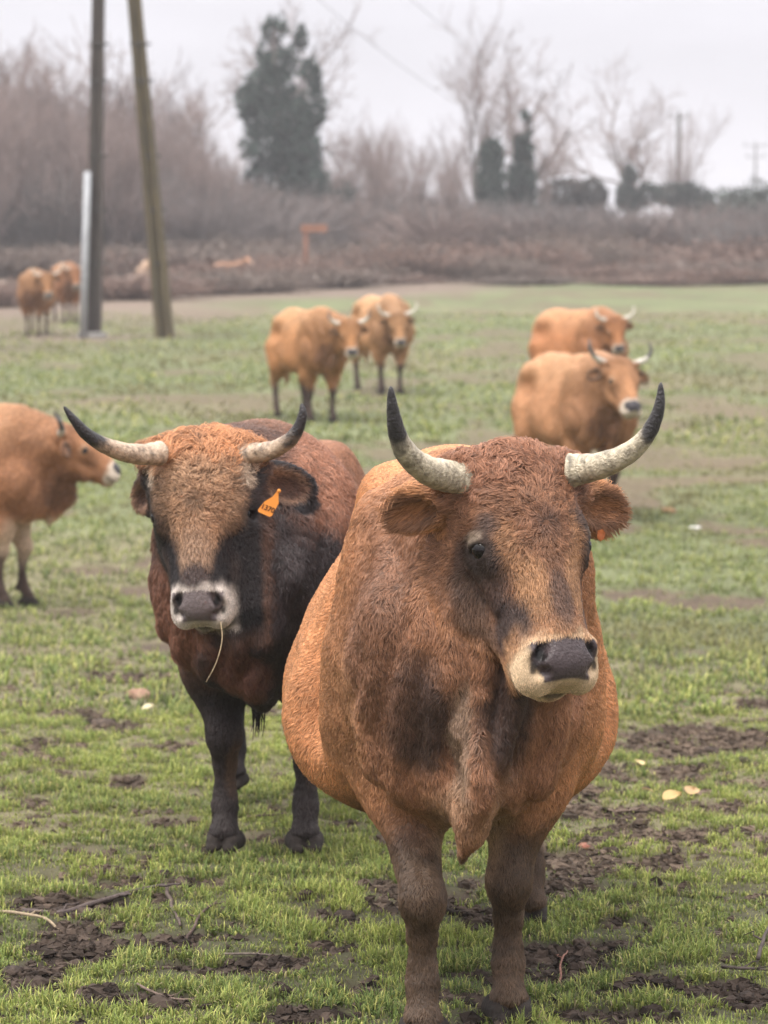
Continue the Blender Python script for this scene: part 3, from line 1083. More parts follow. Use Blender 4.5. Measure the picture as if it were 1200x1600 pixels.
def grow_grass(name, n, y0, y1, hgt, wid, seed, dens_pow=2.0, margin=.75):
    r = np.random.default_rng(seed)
    # more blades close by
    t = r.random(n)
    Y = y0 * (y1 / y0) ** t if dens_pow == 1 else (y0 ** .5 + t * (y1 ** .5 - y0 ** .5)) ** 2
    X = (r.random(n) * 2 - 1) * (.155 * Y + margin)
    p = np.stack([X, Y, 0 * X], 1)
    mud = mudness(X, Y)
    clump = fbm(p, 9.0, 3, 71)
    tuft = vnoise(p, 28.0, 73)
    keep = r.random(n) < (1 - .90 * smooth(.25, .65, mud)) * (.30 + .80 * smooth(.35, .6, clump)) * (.35 + .65 * smooth(.3, .6, tuft))
    X, Y, p, mud, clump, tuft = X[keep], Y[keep], p[keep], mud[keep], clump[keep], tuft[keep]
    n = len(X)
    z = ground_z(X, Y, mud)
    a = r.random(n) * 2 * PI
    lean = r.uniform(.2, 1.5, n)
    L = hgt * r.uniform(.4, 1.25, n) * (.50 + .9 * smooth(.3, .75, clump)) * (.7 + .6 * tuft) * (1 - .4 * mud)
    dry = r.random(n) < (.07 + .25 * smooth(.15, .5, mud))
    lean = np.where(dry, r.uniform(.9, 1.5, n), lean)
    w = wid * r.uniform(.6, 1.3, n)
    broad = (r.random(n) < .10) & (vnoise(p, 5.0, 99) > .5)
    w = np.where(broad, w * 2.8, w); L = np.where(broad, L * .6, L)
    dx, dy = np.cos(a), np.sin(a)
    sx, sy = -dy * w / 2, dx * w / 2
    h1 = L * .55
    m_ = np.stack([X + dx * h1 * np.sin(lean * .55), Y + dy * h1 * np.sin(lean * .55), z + h1 * np.cos(lean * .55)], 1)
    t_ = m_ + np.stack([dx * L * .5 * np.sin(lean * 1.2), dy * L * .5 * np.sin(lean * 1.2), L * .5 * np.cos(lean * 1.2)], 1)
    b_ = np.stack([X, Y, z - .004], 1)
    s_ = np.stack([sx, sy, 0 * sx], 1)
    V = np.stack([b_ - s_, b_ + s_, m_ - s_ * .85, m_ + s_ * .85, t_], 1).reshape(-1, 3)
    i = np.arange(n)[:, None] * 5
    F4 = i + np.array([[0, 1, 3, 2]]); F3 = i + np.array([[2, 3, 4]])
    g1, g2, g3 = np.array([.28, .33, .075]), np.array([.13, .185, .055]), np.array([.42, .42, .13])
    k = np.clip(fbm(p, 2.2, 3, 72) * 1.6 - .3 + r.normal(0, .22, n), 0, 1)[:, None]
    c = g2 + (g1 - g2) * k
    k3 = (r.random(n) < .22)[:, None]
    c = np.where(k3, g3, c)
    c = np.where(dry[:, None], np.array([.36, .29, .17]) * r.uniform(.5, 1.1, (n, 1)), c)
    far = smooth(11, 20, Y)[:, None]
    gm = c.mean(1, keepdims=True) * np.array([1.12, 1.12, .72])
    c = c + (gm * .85 - c) * far * .25
    br = (smooth(.5, .66, fbm(p * [.5, .25, 1], 1.2, 4, 91)) * far[:, 0] * .75)[:, None]
    c = c + (np.array([.20, .17, .09]) - c) * br
    c = c * r.uniform(.7, 1.3, (n, 1))
    C = (c[:, None, :] * np.array([.36, .36, .92, .92, 1.6])[None, :, None]).reshape(-1, 3)  # shaded base and bright tip painted into each blade
    return V, [F4, F3], C

def join_parts(parts):
    V, Q, T, C, base = [], [], [], [], 0
    for v, (q, t), c in parts:
        V.append(v); Q.append(q + base); T.append(t + base); C.append(c); base += len(v)
    return np.concatenate(V), [np.concatenate(Q), np.concatenate(T)], np.concatenate(C)

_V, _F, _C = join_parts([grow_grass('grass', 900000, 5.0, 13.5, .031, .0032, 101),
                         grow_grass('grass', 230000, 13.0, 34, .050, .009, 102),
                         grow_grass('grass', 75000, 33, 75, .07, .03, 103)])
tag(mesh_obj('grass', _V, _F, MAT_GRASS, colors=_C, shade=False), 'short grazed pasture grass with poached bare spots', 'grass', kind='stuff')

# crumbs of poached soil: too many to count
def soil_crumbs(n, seed):
    r = np.random.default_rng(seed)
    Y = 5.4 * (16 / 5.4) ** r.random(n * 6)
    X = (r.random(n * 6) * 2 - 1) * (.155 * Y + .6)
    m = mudness(X, Y)
    k = np.argwhere(r.random(len(X)) < smooth(.35, .8, m) + .015).ravel()[:n]
    X, Y, m = X[k], Y[k], m[k]
    n = len(X)
    ph = np.array([[math.sin(t) * math.cos(p), math.sin(t) * math.sin(p), math.cos(t)] for t in (.0001, .8, 1.6, 2.4) for p in np.arange(6) * PI / 3])
    s = (.006 + .020 * r.random(n) ** 3)[:, None, None] * (.6 + .8 * r.random((n, 24, 1)))
    sq = np.stack([r.uniform(.8, 1.4, n), r.uniform(.8, 1.4, n), r.uniform(.5, .9, n)], 1)[:, None, :]
    z = ground_z(X, Y, m)
    V = ph[None] * s * sq + np.stack([X, Y, z + .003], 1)[:, None, :]
    q = [[a * 6 + b, (a + 1) * 6 + b, (a + 1) * 6 + (b + 1) % 6, a * 6 + (b + 1) % 6] for a in range(3) for b in range(6)]
    F = (np.arange(n)[:, None, None] * 24 + np.array(q)[None]).reshape(-1, 4)
    C = np.repeat((np.array([.042, .031, .025]) + np.array([.035, .026, .018]) * smooth(7.5, 10, Y)[:, None]) * r.uniform(.5, 1.7, (n, 1)), 24, 0)
    return V.reshape(-1, 3), F, C
_V, _F, _C = soil_crumbs(24000, 7)
tag(mesh_obj('soil_crumbs', _V, _F, MAT_GROUND, colors=_C, shade=False), 'dark crumbly soil scattered over the poached mud', 'soil', kind='stuff')
# ---------------------------------------------------------------- trees, hedge, thicket
MAT_BARK = attr_mat('bark', rough=.9, spec=.15, noise=.3, nscale=6, bump=.4, bscale=12)
MAT_TWIG = attr_mat('twig_bark', rough=.85, spec=.2, noise=.35, nscale=90, bump=.5, bscale=200)
MAT_IVY = leaf_mat('ivy_leaf', .15, .5, .35)

def branchy(seed, H, r0, levels, spread, nb, up=.35, lean=0.0, first=.25, fan=1):
    """Bare tree: returns (trunk paths, radii), (twig paths, radii)."""
    r = np.random.default_rng(seed)
    big, fine = [], []
    def grow(b, d, L, rad, lv):
        n = 6
        pts = [b]
        for i in range(n - 1):
            d = nrm(d + r.normal(0, .10 + .05 * lv, 3) + np.array([0, 0, up * .16]))
            pts.append(pts[-1] + d * L / (n - 1))
        pts = np.array(pts)
        rr = np.linspace(rad, rad * (.5 if lv < levels else .35), n)
        (big if lv <= 1 else fine).append((pts, rr))
        if lv >= levels:
            return
        k = nb[min(lv, len(nb) - 1)]
        for j in range(k):
            t = r.uniform(first if lv == 0 else .25, 1.0)
            i = min(int(t * (n - 1)), n - 2)
            q = pts[i] + (pts[i + 1] - pts[i]) * (t * (n - 1) - i)
            dd = nrm(pts[i + 1] - pts[i])
            a = nrm(np.cross(dd, r.normal(0, 1, 3)))
            ang = r.uniform(.45, 1.0) * spread
            nd = nrm(dd * math.cos(ang) + a * math.sin(ang) + np.array([0, 0, up * .5]))
            grow(q, nd, L * r.uniform(.45, .70), rr[i] * .62, lv + 1)
    for _ in range(fan):
        grow(np.array([r.normal(0, .25 * (fan > 1)), r.normal(0, .25 * (fan > 1)), -.3]), nrm(np.array([lean + r.normal(0, .14 * (fan > 1) + .03), r.normal(0, .10), 1.0])), H * r.uniform(.58, .70), r0, 0)
    return big, fine

def tube_col(lst, col, sides, seed, jitter=.25):
    V, F = tubes([a for a, b in lst], [b for a, b in lst], sides, cap=False)
    C = np.array(col)[None] * (1 - jitter + 2 * jitter * vnoise(V, .9, seed))[:, None]
    return V, F, C

def bare_tree(name, seed, H, r0, col, tcol, **k):
    big, fine = branchy(seed, H, r0, **k)
    e = empty(name)
    V, F, C = tube_col(big, col, 6, seed)
    mesh_obj('trunk', V, F, MAT_BARK, e, colors=C)
    V, F, C = tube_col([(a, np.maximum(b, .012)) for a, b in fine], tcol, 3, seed)
    mesh_obj('crown', V, F, MAT_BARK, e, colors=C)
    return e

def place(o, x, ybase, Y, label=None, cat=None, group=None, sc=1.0, rot=0.0, sz=None):
    """Stand o at depth Y under photo column x, on the ground there."""
    X = P(x, 800, Y)[0]
    o.location = (X, Y, float(profile(Y)) - .05)
    o.rotation_euler = (0, 0, rot)
    o.scale = (sc, sc, sz if sz else sc)
    tag(o, label, cat, group)
    return o

def where(x):
    marks = [(-999, 'at the far left edge'), (60, 'behind the power pole\'s left leg'), (150, 'between the power pole\'s legs'), (250, 'just right of the power pole'),
             (330, 'left of the big ivy tree'), (405, 'under the big ivy tree'), (500, 'right of the big ivy tree'), (600, 'in the middle gap'), (700, 'left of the ivy columns'),
             (760, 'under the ivy columns'), (850, 'right of the ivy columns'), (950, 'under the slender bare tree'), (1050, 'near the tall dark mast'), (1140, 'at the far right')]
    return [t for a, t in marks if x >= a][-1]

_used = set()
def inst(proto):
    """First call hands out the prototype itself, later calls copies of it."""
    if proto.name not in _used:
        _used.add(proto.name)
        return proto
    return copy_tree(proto)

rt = np.random.default_rng(5)
GREY, MAUVE, TWIG = (.17, .145, .135), (.18, .14, .13), (.23, .175, .16)
slim = [bare_tree('bare_tree', 300 + i, 10.0, .10, GREY, TWIG, levels=3, spread=.62, nb=[12, 7, 5], up=.55, first=.18, fan=1) for i in range(5)]
wide = [bare_tree('bare_tree', 340 + i, 10.0, .20, GREY, TWIG, levels=4, spread=.95, nb=[8, 5, 4, 3], up=.30, first=.28, fan=1) for i in range(3)]
multi = [bare_tree('bare_tree', 360 + i, 7.0, .07, MAUVE, TWIG, levels=3, spread=.6, nb=[7, 5, 4], up=.5, first=.1, fan=5) for i in range(3)]
_zm = max(Vector(bb).z for c in wide[0].children for bb in c.bound_box)
place(wide[0], 455, 380, 146, 'tall bare tree rising out of the big ivy column', 'tree', sc=14.0 / _zm, rot=1.0)
place(wide[1], 812, 360, 152, 'wide bare crown spreading above the pair of ivy columns', 'tree', sc=1.02, rot=.5)
place(wide[2], 1002, 360, 175, 'slender bare tree right of centre above the low evergreens', 'tree', sc=1.0, rot=2.5)
place(inst(slim[0]), 742, 360, 150, 'narrow bare tree just left of the two ivy columns', 'tree', sc=.95, rot=.5)
_used.add(wide[0].name)
place(inst(wide[0]), 845, 360, 158, 'bare tree directly behind the right-hand ivy column', 'tree', sc=8.0 / _zm, rot=3.5)
place(inst(slim[1]), 1040, 360, 185, 'thin bare tree next to the tall dark mast', 'tree', sc=.75, rot=1.5)

# left thicket of thin bare trees, tallest at far left, falling to the big ivy tree
def top_y(x):
    return np.interp(x, [-80, 0, 60, 150, 260, 330, 380, 520, 560, 620, 680, 740], [70, 80, 60, 130, 120, 190, 260, 200, 190, 200, 240, 230])
for i in range(56):
    x = -180 + 560 * (i + rt.uniform(0, 1)) / 56
    Y = rt.uniform(118, 165)
    o = inst(slim[rt.integers(5)] if rt.random() < .6 else multi[rt.integers(3)])
    base = 10.0 if 'bare_tree' in o.name else 7.0
    b = o.bound_box
    h = (float(390 - top_y(x)) + rt.uniform(-60, 30)) / FPX * Y + 1.2
    zmax = max(max((c.matrix_basis @ Vector(bb)).z for bb in c.bound_box) for c in o.children)
    s = h / zmax
    place(o, x, 395, Y, ('near ' if Y < 134 else ('middle ' if Y < 150 else 'rear ')) + ('short' if s * zmax < 8 else 'tall') + ' leafless thicket tree ' + where(x), 'tree', 'thin bare trees of the left thicket', sc=s * rt.uniform(.9, 1.15), rot=rt.uniform(0, 6), sz=s)
for i in range(18):
    x = 505 + 225 * (i + rt.uniform(0, 1)) / 18
    Y = rt.uniform(140, 175)
    o = inst(slim[rt.integers(5)])
    h = (float(390 - top_y(x)) + rt.uniform(-50, 25)) / FPX * Y + 1.2
    zmax = max(max(Vector(bb).z for bb in c.bound_box) for c in o.children)
    s = h / zmax
    place(o, x, 395, Y, ('near ' if Y < 157 else 'rear ') + ('low' if h < 6.4 else 'taller') + ' thin leafless tree ' + where(x), 'tree', 'thin bare trees in the gap between ivy trees', sc=s, rot=rt.uniform(0, 6))

# twiggy shrubs: arching stems from one root
def shrub(name, seed, n, rad, H, col, leafcol=None, nleaf=0, leaf=.09, rr=.022):
    r = np.random.default_rng(seed)
    paths, radii = [], []
    for _ in range(n):
        a = r.uniform(0, 2 * PI); d = r.uniform(.0, 1) ** .7
        out = np.array([math.cos(a), math.sin(a), 0])
        b = out * r.uniform(0, .45) * rad; b[2] = -.1
        hh = H * r.uniform(.5, 1.05) * math.sqrt(max(1 - .55 * d * d, .1))
        t = np.linspace(0, 1, 6)[:, None]
        p = b + out * rad * d * t ** 1.4 + np.array([0, 0, 1.0]) * hh * (1.35 * t - .38 * t ** 3) + r.normal(0, .08, (6, 3)) * t
        paths.append(p); radii.append(np.linspace(rr, rr * .4, 6))
    V, F, C = tube_col(list(zip(paths, radii)), col, 3, seed, .35)
    if not nleaf:
        o = mesh_obj(name, V, F, MAT_BARK, colors=C)
        return o
    e = empty(name)
    mesh_obj('stems', V, F, MAT_BARK, e, colors=C)
    pp = np.concatenate([p[2:] for p in paths])
    c = pp[r.integers(0, len(pp), nleaf)] + r.normal(0, .12, (nleaf, 3))
    V, F, C = leaf_cards(c, leaf, leafcol, r)
    mesh_obj('leaves', V, F, MAT_IVY, e, colors=C, shade=False)
    return e

def leaf_cards(c, size, col, r, jitter=.35):
    n = len(c)
    a = nrm(r.normal(0, 1, (n, 3))); b = nrm(np.cross(a, r.normal(0, 1, (n, 3))))
    s = (size * r.uniform(.6, 1.3, n))[:, None]
    V = np.stack([c - a * s, c - b * s * .55, c + a * s, c + b * s * .55], 1).reshape(-1, 3)
    F = np.arange(n * 4).reshape(-1, 4)
    C = np.repeat(np.array(col)[None] * (1 - jitter + 2 * jitter * r.random((n, 1))), 4, 0)
    return V, F, C

brush = [shrub('thicket_shrub', 400 + i, 420, 2.6, 4.2, [(.165, .140, .135), (.20, .15, .135), (.14, .125, .12)][i], rr=.026) for i in range(3)]
bramble = [shrub('bramble_bush', 420 + i, 360, 1.9, 1.35, [(.14, .098, .084), (.12, .09, .08)][i], [(.19, .118, .09), (.15, .115, .092)][i], 3200, .055) for i in range(2)]
green = [shrub('evergreen_bush', 440 + i, 200, 1.9, 2.6, (.07, .065, .055), (.040, .055, .042), 5200, .10) for i in range(2)]

for i in range(62):                         # the hedge and thicket along the back
    x = -190 + 1600 * ((i % 31) + rt.uniform(0, 1)) / 31
    Y = (128 if i < 31 else 146) + rt.uniform(-6, 6)
    px_top = np.interp(x, [-90, 380, 420, 640, 700, 900, 1000, 1300], [215, 255, 275, 285, 305, 305, 318, 312]) + (0 if i < 31 else -14) + rt.uniform(-12, 16)
    h = (CAM_H - (px_top - 390) / FPX * Y) - float(profile(Y))
    lab, grp = ('bare twiggy shrub in the grey thicket left of the ivy tree', 'thicket shrubs on the left') if x < 420 else (('bare twiggy shrub in the hedge between the ivy trees', 'hedge shrubs in the middle') if x < 760 else ('bare twiggy shrub in the low hedge on the right', 'hedge shrubs on the right'))
    lab = ('front row ' if i < 31 else 'back row ') + ['grey', 'reddish', 'dark'][i % 3] + ' twiggy shrub ' + where(x)
    place(inst(brush[i % 3]), x, 0, Y, lab, 'shrub', grp, sc=1.25, rot=rt.uniform(0, 6), sz=max(h, 1.5) / 4.6)
for i in range(52):                         # brambles and dead bracken in front of it
    x = -180 + 1560 * ((i % 26) + rt.uniform(0, 1)) / 26
    Y = (114 if i < 26 else 123) + rt.uniform(-7, 6)
    px_top = np.interp(x, [-60, 300, 500, 560, 610, 660, 720, 800, 900, 1300], [392, 392, 385, 392, 376, 386, 368, 368, 378, 380]) + (0 if i < 26 else -14) + rt.uniform(-20, 26)
    h = (CAM_H - (px_top - 390) / FPX * Y) - float(profile(Y))
    lab, grp = ('low brown bramble bush at the foot of the left thicket', 'brambles on the left') if x < 500 else (('reddish bramble mound at the back edge of the pasture', 'bramble mounds at the pasture edge'))
    lab = ('front row ' if i < 26 else 'back row ') + ['reddish', 'dull brown'][i % 2] + ' bramble bush ' + where(x)
    place(inst(bramble[i % 2]), x, 0, Y, lab, 'bush', grp, sc=rt.uniform(.8, 2.1), rot=rt.uniform(0, 6), sz=max(h, .35) / 1.45)

for i, (x, Y, h) in enumerate([(600, 101, .4), (820, 100, .35), (1010, 99, .4), (1170, 102, .5), (30, 84, .7), (110, 90, .6), (190, 86, .9), (280, 90, .8), (330, 96, 1.0), (395, 92, .8), (450, 99, 1.0), (500, 97, .7), (-40, 80, .8), (560, 103, .9), (640, 104, 1.5), (690, 106, .8), (1120, 100, .7), (760, 104, .9), (905, 105, .6)]):
    place(inst(bramble[i % 2]), x, 0, Y, ['reddish', 'dull brown'][i % 2] + ' bramble clump alone on rough ground ' + where(x), 'bush', 'scattered bramble clumps on the rough ground', sc=1.0 + .1 * (i % 4), rot=i * 1.3, sz=h / 1.45)

def ivy_mass(name, blobs, n, Y, x0, seed, label, trunk=None, leaf=.13, col=(.028, .050, .038), cat='tree'):
    """Ivy-clad tree: blobs in photo pixels (x, y, rx, ry) filled with leaves round a trunk."""
    r = np.random.default_rng(seed)
    X0 = P(x0, 800, Y)[0]; z0 = float(profile(Y))
    e = empty(name, (X0, Y, z0))
    c = []
    tot = sum(b[2] * b[3] for b in blobs)
    for bx, by, rx, ry in blobs:
        k = int(n * rx * ry / tot)
        d = nrm(r.normal(0, 1, (k, 3))) * (r.uniform(.35, 1.0, (k, 1)) ** .45)
        s = Y / FPX
        q = np.stack([d[:, 0] * rx * s, d[:, 1] * rx * s * .9, d[:, 2] * ry * s], 1)
        q = q * (.78 + .5 * vnoise(d * 1.0, 3.2, seed + 7))[:, None]
        w = P(bx, by, Y)
        c.append(q + np.array([w[0] - X0, 0, w[2] - z0]))
    c = np.concatenate(c)
    c = c[vnoise(c, 1.1, seed + 3) > .30]
    c = c + r.normal(0, .08, c.shape)
    V, F, C = leaf_cards(c, leaf, col, r, .45)
    C = C * (.7 + .6 * vnoise(V, .8, seed + 5))[:, None]
    mesh_obj('crown', V, F, MAT_IVY, e, colors=C, shade=False)
    tp = [P(x, y, Y) - np.array([X0, Y, z0]) for x, y in trunk]
    tp[0][2] = -.2
    tr = spline(tp, 14)
    V, F = tubes([tr], [np.linspace(.30, .07, 14)], 8)
    mesh_obj('trunk', V, F, MAT_BARK, e, colors=np.array(GREY)[None] * np.ones((len(V), 1)))
    return tag(e, label, cat)

ivy_mass('ivy_tree', [(430, 52, 20, 26), (432, 95, 30, 36), (425, 140, 42, 38), (400, 165, 32, 34), (440, 190, 48, 44), (485, 118, 16, 26), (488, 165, 20, 46), (420, 232, 42, 46), (462, 240, 42, 50), (400, 275, 18, 34), (478, 282, 34, 26), (470, 60, 9, 20), (445, 290, 30, 24)],
         15000, 142, 448, 500, 'big dark ivy covered tree standing above the thicket', [(448, 380), (440, 250), (430, 120), (428, 40)])
ivy_mass('ivy_tree', [(768, 245, 17, 28), (766, 290, 22, 36), (770, 335, 24, 30)], 4200, 148, 768, 510, 'shorter left-hand column of dark ivy beside the taller one', [(768, 372), (768, 300), (766, 225)])
ivy_mass('ivy_tree', [(820, 200, 10, 28), (818, 245, 14, 34), (812, 290, 26, 36), (812, 335, 28, 32)], 5200, 150, 816, 511, 'taller pointed column of dark ivy under the wide bare crown', [(816, 372), (818, 300), (822, 180)])
ivy_mass('evergreen_tree', [(885, 305, 38, 26), (925, 300, 26, 22), (900, 330, 50, 24)], 4200, 160, 900, 512, 'rounded brownish evergreen right of the ivy columns', [(900, 365), (900, 330), (898, 290)], col=(.050, .048, .042))
ivy_mass('evergreen_tree', [(985, 285, 12, 26), (982, 310, 20, 22), (1010, 305, 26, 18)], 3000, 170, 990, 513, 'small pointed dark evergreen below the slender bare tree', [(988, 365), (985, 320), (985, 265)], col=(.030, .042, .034))
ivy_mass('evergreen_tree', [(1050, 305, 30, 18), (1090, 312, 26, 20), (1075, 300, 16, 14)], 3000, 178, 1070, 514, 'low dark green evergreen clump near the far mast', [(1070, 365), (1070, 330), (1070, 300)], col=(.030, .044, .034))
for i, (x, Y, lab) in enumerate([(650, 133, 'dull green bush in the hedge left of the ivy columns'), (880, 133, 'dull green bush in the hedge right of the ivy columns'),
                                 (520, 150, 'dark evergreen bush at the right foot of the big ivy tree'), (60, 126, 'dull green bush low in the left thicket'),
                                 (1140, 185, 'dark evergreen bush on the skyline near the right edge'), (1190, 170, 'dark evergreen bush at the right edge of the photo')]):
    place(inst(green[i % 2]), x, 0, Y, lab, 'bush', sc=[1.2, 1.2, 1.1, 1.1, 1.5, 1.5][i], rot=i, sz=[.55, .6, 1.5, .8, 1.5, 1.6][i])

# ---------------------------------------------------------------- the twin-legged power pole and wires
MAT_POLE = plain_mat('weathered_pole', (.038, .031, .029), col2=(.085, .070, .060), nscale=3, stretch=(6, 6, .5), bump=.6, bscale=20)
MAT_LICHEN = plain_mat('lichen_pole', (.055, .046, .030), col2=(.11, .085, .045), nscale=3, stretch=(5, 5, .6), bump=.6, bscale=20)
MAT_STEEL = plain_mat('galvanised', (.34, .35, .37), nscale=8, noise=.15, rough=.55, bump=.1)
MAT_IRON = plain_mat('dark_iron', (.06, .055, .05), nscale=8, noise=.2, rough=.6, bump=.1)

def pole_leg(top, foot, w0, w1, mat, parent):
    """Slightly tapered post of H section with chamfered flanges."""
    top, foot = np.array(top), np.array(foot)
    prof = np.array([(-1, -1), (-.35, -1), (-.35, -.62), (.35, -.62), (.35, -1), (1, -1), (1, 1), (.35, 1), (.35, .62), (-.35, .62), (-.35, 1), (-1, 1)])
    n = 16
    V = []
    for t in np.linspace(0, 1, n):
        c = foot + (top - foot) * t
        h = (w0 + (w1 - w0) * t) / 2
        V.append(np.stack([c[0] + prof[:, 0] * h, c[1] + prof[:, 1] * h, np.full(12, c[2])], 1))
    V = np.concatenate(V)
    i = (np.arange(n - 1)[:, None] * 12 + np.arange(12)[None]).ravel()
    j = (np.arange(n - 1)[:, None] * 12 + (np.arange(12)[None] + 1) % 12).ravel()
    return mesh_obj('post', V, [np.stack([i, j, j + 12, i + 12], 1)], mat, parent, shade=False)

YP = 62.0
px0 = P(197, 530, YP)
pe = empty('power_pole', (px0[0], YP, float(profile(YP))))
def pl(x, y, dY=0.0):
    q = P(x, y, YP + dY)
    return q - np.array([px0[0], YP, float(profile(YP))])
la, lb = pl(146, 540), pl(160, -420)
ra_, rb_ = pl(259, 540), pl(172, -420)
# legs bow very slightly, as seen
leftleg = pole_leg(lb, la, .31, .19, MAT_POLE, pe)
rightleg = pole_leg(rb_, ra_, .37, .19, MAT_LICHEN, pe)
def on_leg(a, b, y):
    t = (540 - y) / 960.0
    return a + (b - a) * t
def block(c, s, mat, name, parent):
    c = np.array(c); s = np.array(s) / 2
    V = np.array([[x, y, z] for x in (-1, 1) for y in (-1, 1) for z in (-1, 1)]) * s + c
    F = np.array([[0, 1, 3, 2], [4, 6, 7, 5], [0, 4, 5, 1], [2, 3, 7, 6], [0, 2, 6, 4], [1, 5, 7, 3]])
    o = mesh_obj(name, V, F, mat, parent, shade=False)
    m = o.modifiers.new('b', 'BEVEL'); m.width = float(min(s)) * .25; m.segments = 2
    return o
for y in (65, 122, 240, 325, 410):
    for a, b, w in ((la, lb, .30), (ra_, rb_, .33)):
        c = on_leg(a, b, y)
        block(c, (w, .30, .05), MAT_IRON, 'collar', pe)
        block(c + np.array([w / 2 + .04, -.05, 0]), (.10, .04, .04), MAT_IRON, 'step_bolt', pe)
tp = on_leg(la, lb, -390)
block(tp + np.array([.05, -.16, 0]), (2.6, .12, .14), MAT_IRON, 'crossarm', pe)
V, F = tubes([np.array([pl(130, 532, -.25), pl(133, 400, -.25), pl(137, 268, -.25)])], [np.array([.075, .075, .075])], 14)
mesh_obj('conduit_pipe', V, F, MAT_STEEL, pe)
for y in (300, 385, 500):
    c = pl(134.5, y, -.16)
    block(c, (.18, .16, .03), MAT_IRON, 'pipe_clamp', pe)
block(pl(140, 530, 0) * np.array([1, 1, 0]) + np.array([0.05, 0, .04]), (.55, .5, .14), plain_mat('footing', (.26, .25, .24), nscale=6), 'footing', pe)
tag(pe, 'tall twin legged power pole with grey conduit pipe up its left leg', 'power pole')

def mast(px, ytop, Y, w, label, arms, lamp=False):
    X = P(px, 800, Y)[0]; z0 = float(profile(Y)); zt = P(px, ytop, Y)[2] - z0
    e = empty('mast', (X, Y, z0))
    V, F = tubes([np.array([(0, 0, -.2), (0, 0, zt * .5), (0, 0, zt)])], [np.array([w, w * .8, w * .6])], 8)
    mesh_obj('post', V, F, MAT_IRON, e)
    for dz, hw in arms:
        block((0, 0, zt - dz), (hw * 2, .18, .16), MAT_STEEL, 'crossarm', e)
        for k in (-.9, 0, .9):
            V, F = tubes([np.array([(hw * k, 0, zt - dz + .08), (hw * k, 0, zt - dz + .25), (hw * k, 0, zt - dz + .5)])], [np.array([.05, .11, .05])], 8)
            mesh_obj('insulator', V, F, MAT_STEEL, e)
    return tag(e, label, 'mast')
mast(1056, 176, 210, .22, 'tall dark mast on the skyline right of the slender bare tree', [(.3, .7)])
mast(1175, 222, 330, .16, 'pale distant mast with a crossarm near the right edge', [(.4, 1.3), (1.6, 1.0)])

def wire(a, b, sag, label):
    t = np.linspace(0, 1, 30)[:, None]
    p = a + (b - a) * t
    p[:, 2] -= 4 * sag * (t * (1 - t))[:, 0]
    V, F = tubes([p], [np.full(30, .008)], 5)
    tag(mesh_obj('power_line', V, F, MAT_IRON), label, 'cable', 'power lines from the twin legged pole')
A0 = np.array([px0[0], YP, float(profile(YP))]) + tp + np.array([.05, -.16, .10])
B0 = P(1056, 182, 210)
wire(A0 + np.array([-.9, 0, 0]), B0 + np.array([-.6, 0, 0]), 4.6, 'faint lower power line slanting down to the far mast')
wire(A0 + np.array([1.1, 0, 0]), B0 + np.array([.6, 0, 0]), 3.4, 'faint upper power line slanting down to the far mast')

# orange board on a post in the thicket
X_, Y_ = P(478, 400, 106)[0], 106.0
oe = empty('marker_board', (X_, Y_, float(profile(Y_))))
MAT_ORANGE = plain_mat('orange_paint', (.26, .12, .07), nscale=5, noise=.2)
zt = P(490, 357, 106)[2] - float(profile(Y_))
V, F = tubes([np.array([(0, 0, -.1), (0, 0, zt * .5), (0, 0, zt)])], [np.array([.09, .08, .08])], 8)
mesh_obj('post', V, F, plain_mat('rusty_post', (.20, .09, .055), nscale=8), oe)
block((.28, -.10, zt), (.90, .05, .26), MAT_ORANGE, 'board', oe)
tag(oe, 'faded orange board on a post in front of the thicket', 'marker')

# ---------------------------------------------------------------- the damp air of the day
hm_, _nt, _b = new_mat('damp_air')
_nt.nodes.remove(_b)
_pv = _nt.nodes.new('ShaderNodeVolumePrincipled')
_pv.inputs['Color'].default_value = (.84, .84, .88, 1)
_pv.inputs['Density'].default_value = .0009
_pv.inputs['Anisotropy'].default_value = 0.0
_nt.links.new(_pv.outputs[0], _nt.nodes['Material Output'].inputs['Volume'])
_hx, _hy0, _hy1, _hz0, _hz1 = 800.0, -60.0, 1750.0, -4.0, 45.0
_hv = np.array([[x, y, z] for x in (-_hx, _hx) for y in (_hy0, _hy1) for z in (_hz0, _hz1)])
_ho = mesh_obj('haze', _hv, np.array([[0, 1, 3, 2], [4, 6, 7, 5], [0, 4, 5, 1], [2, 3, 7, 6], [0, 2, 6, 4], [1, 5, 7, 3]]), hm_, shade=False)
tag(_ho, kind='stuff')
# ---------------------------------------------------------------- the two near animals, posed
def to_local(root, rz, pw, sc=1.0):
    """World point -> animal frame (root location, z rotation)."""
    d = np.asarray(pw, float) - np.asarray(root, float)
    c, s = math.cos(rz), math.sin(rz)
    return np.array([c * d[..., 0] + s * d[..., 1], -s * d[..., 0] + c * d[..., 1], d[..., 2]]).T / sc

def dir_local(rz, d):
    c, s = math.cos(rz), math.sin(rz)
    return np.array([c * d[0] + s * d[1], -s * d[0] + c * d[1], d[2]])

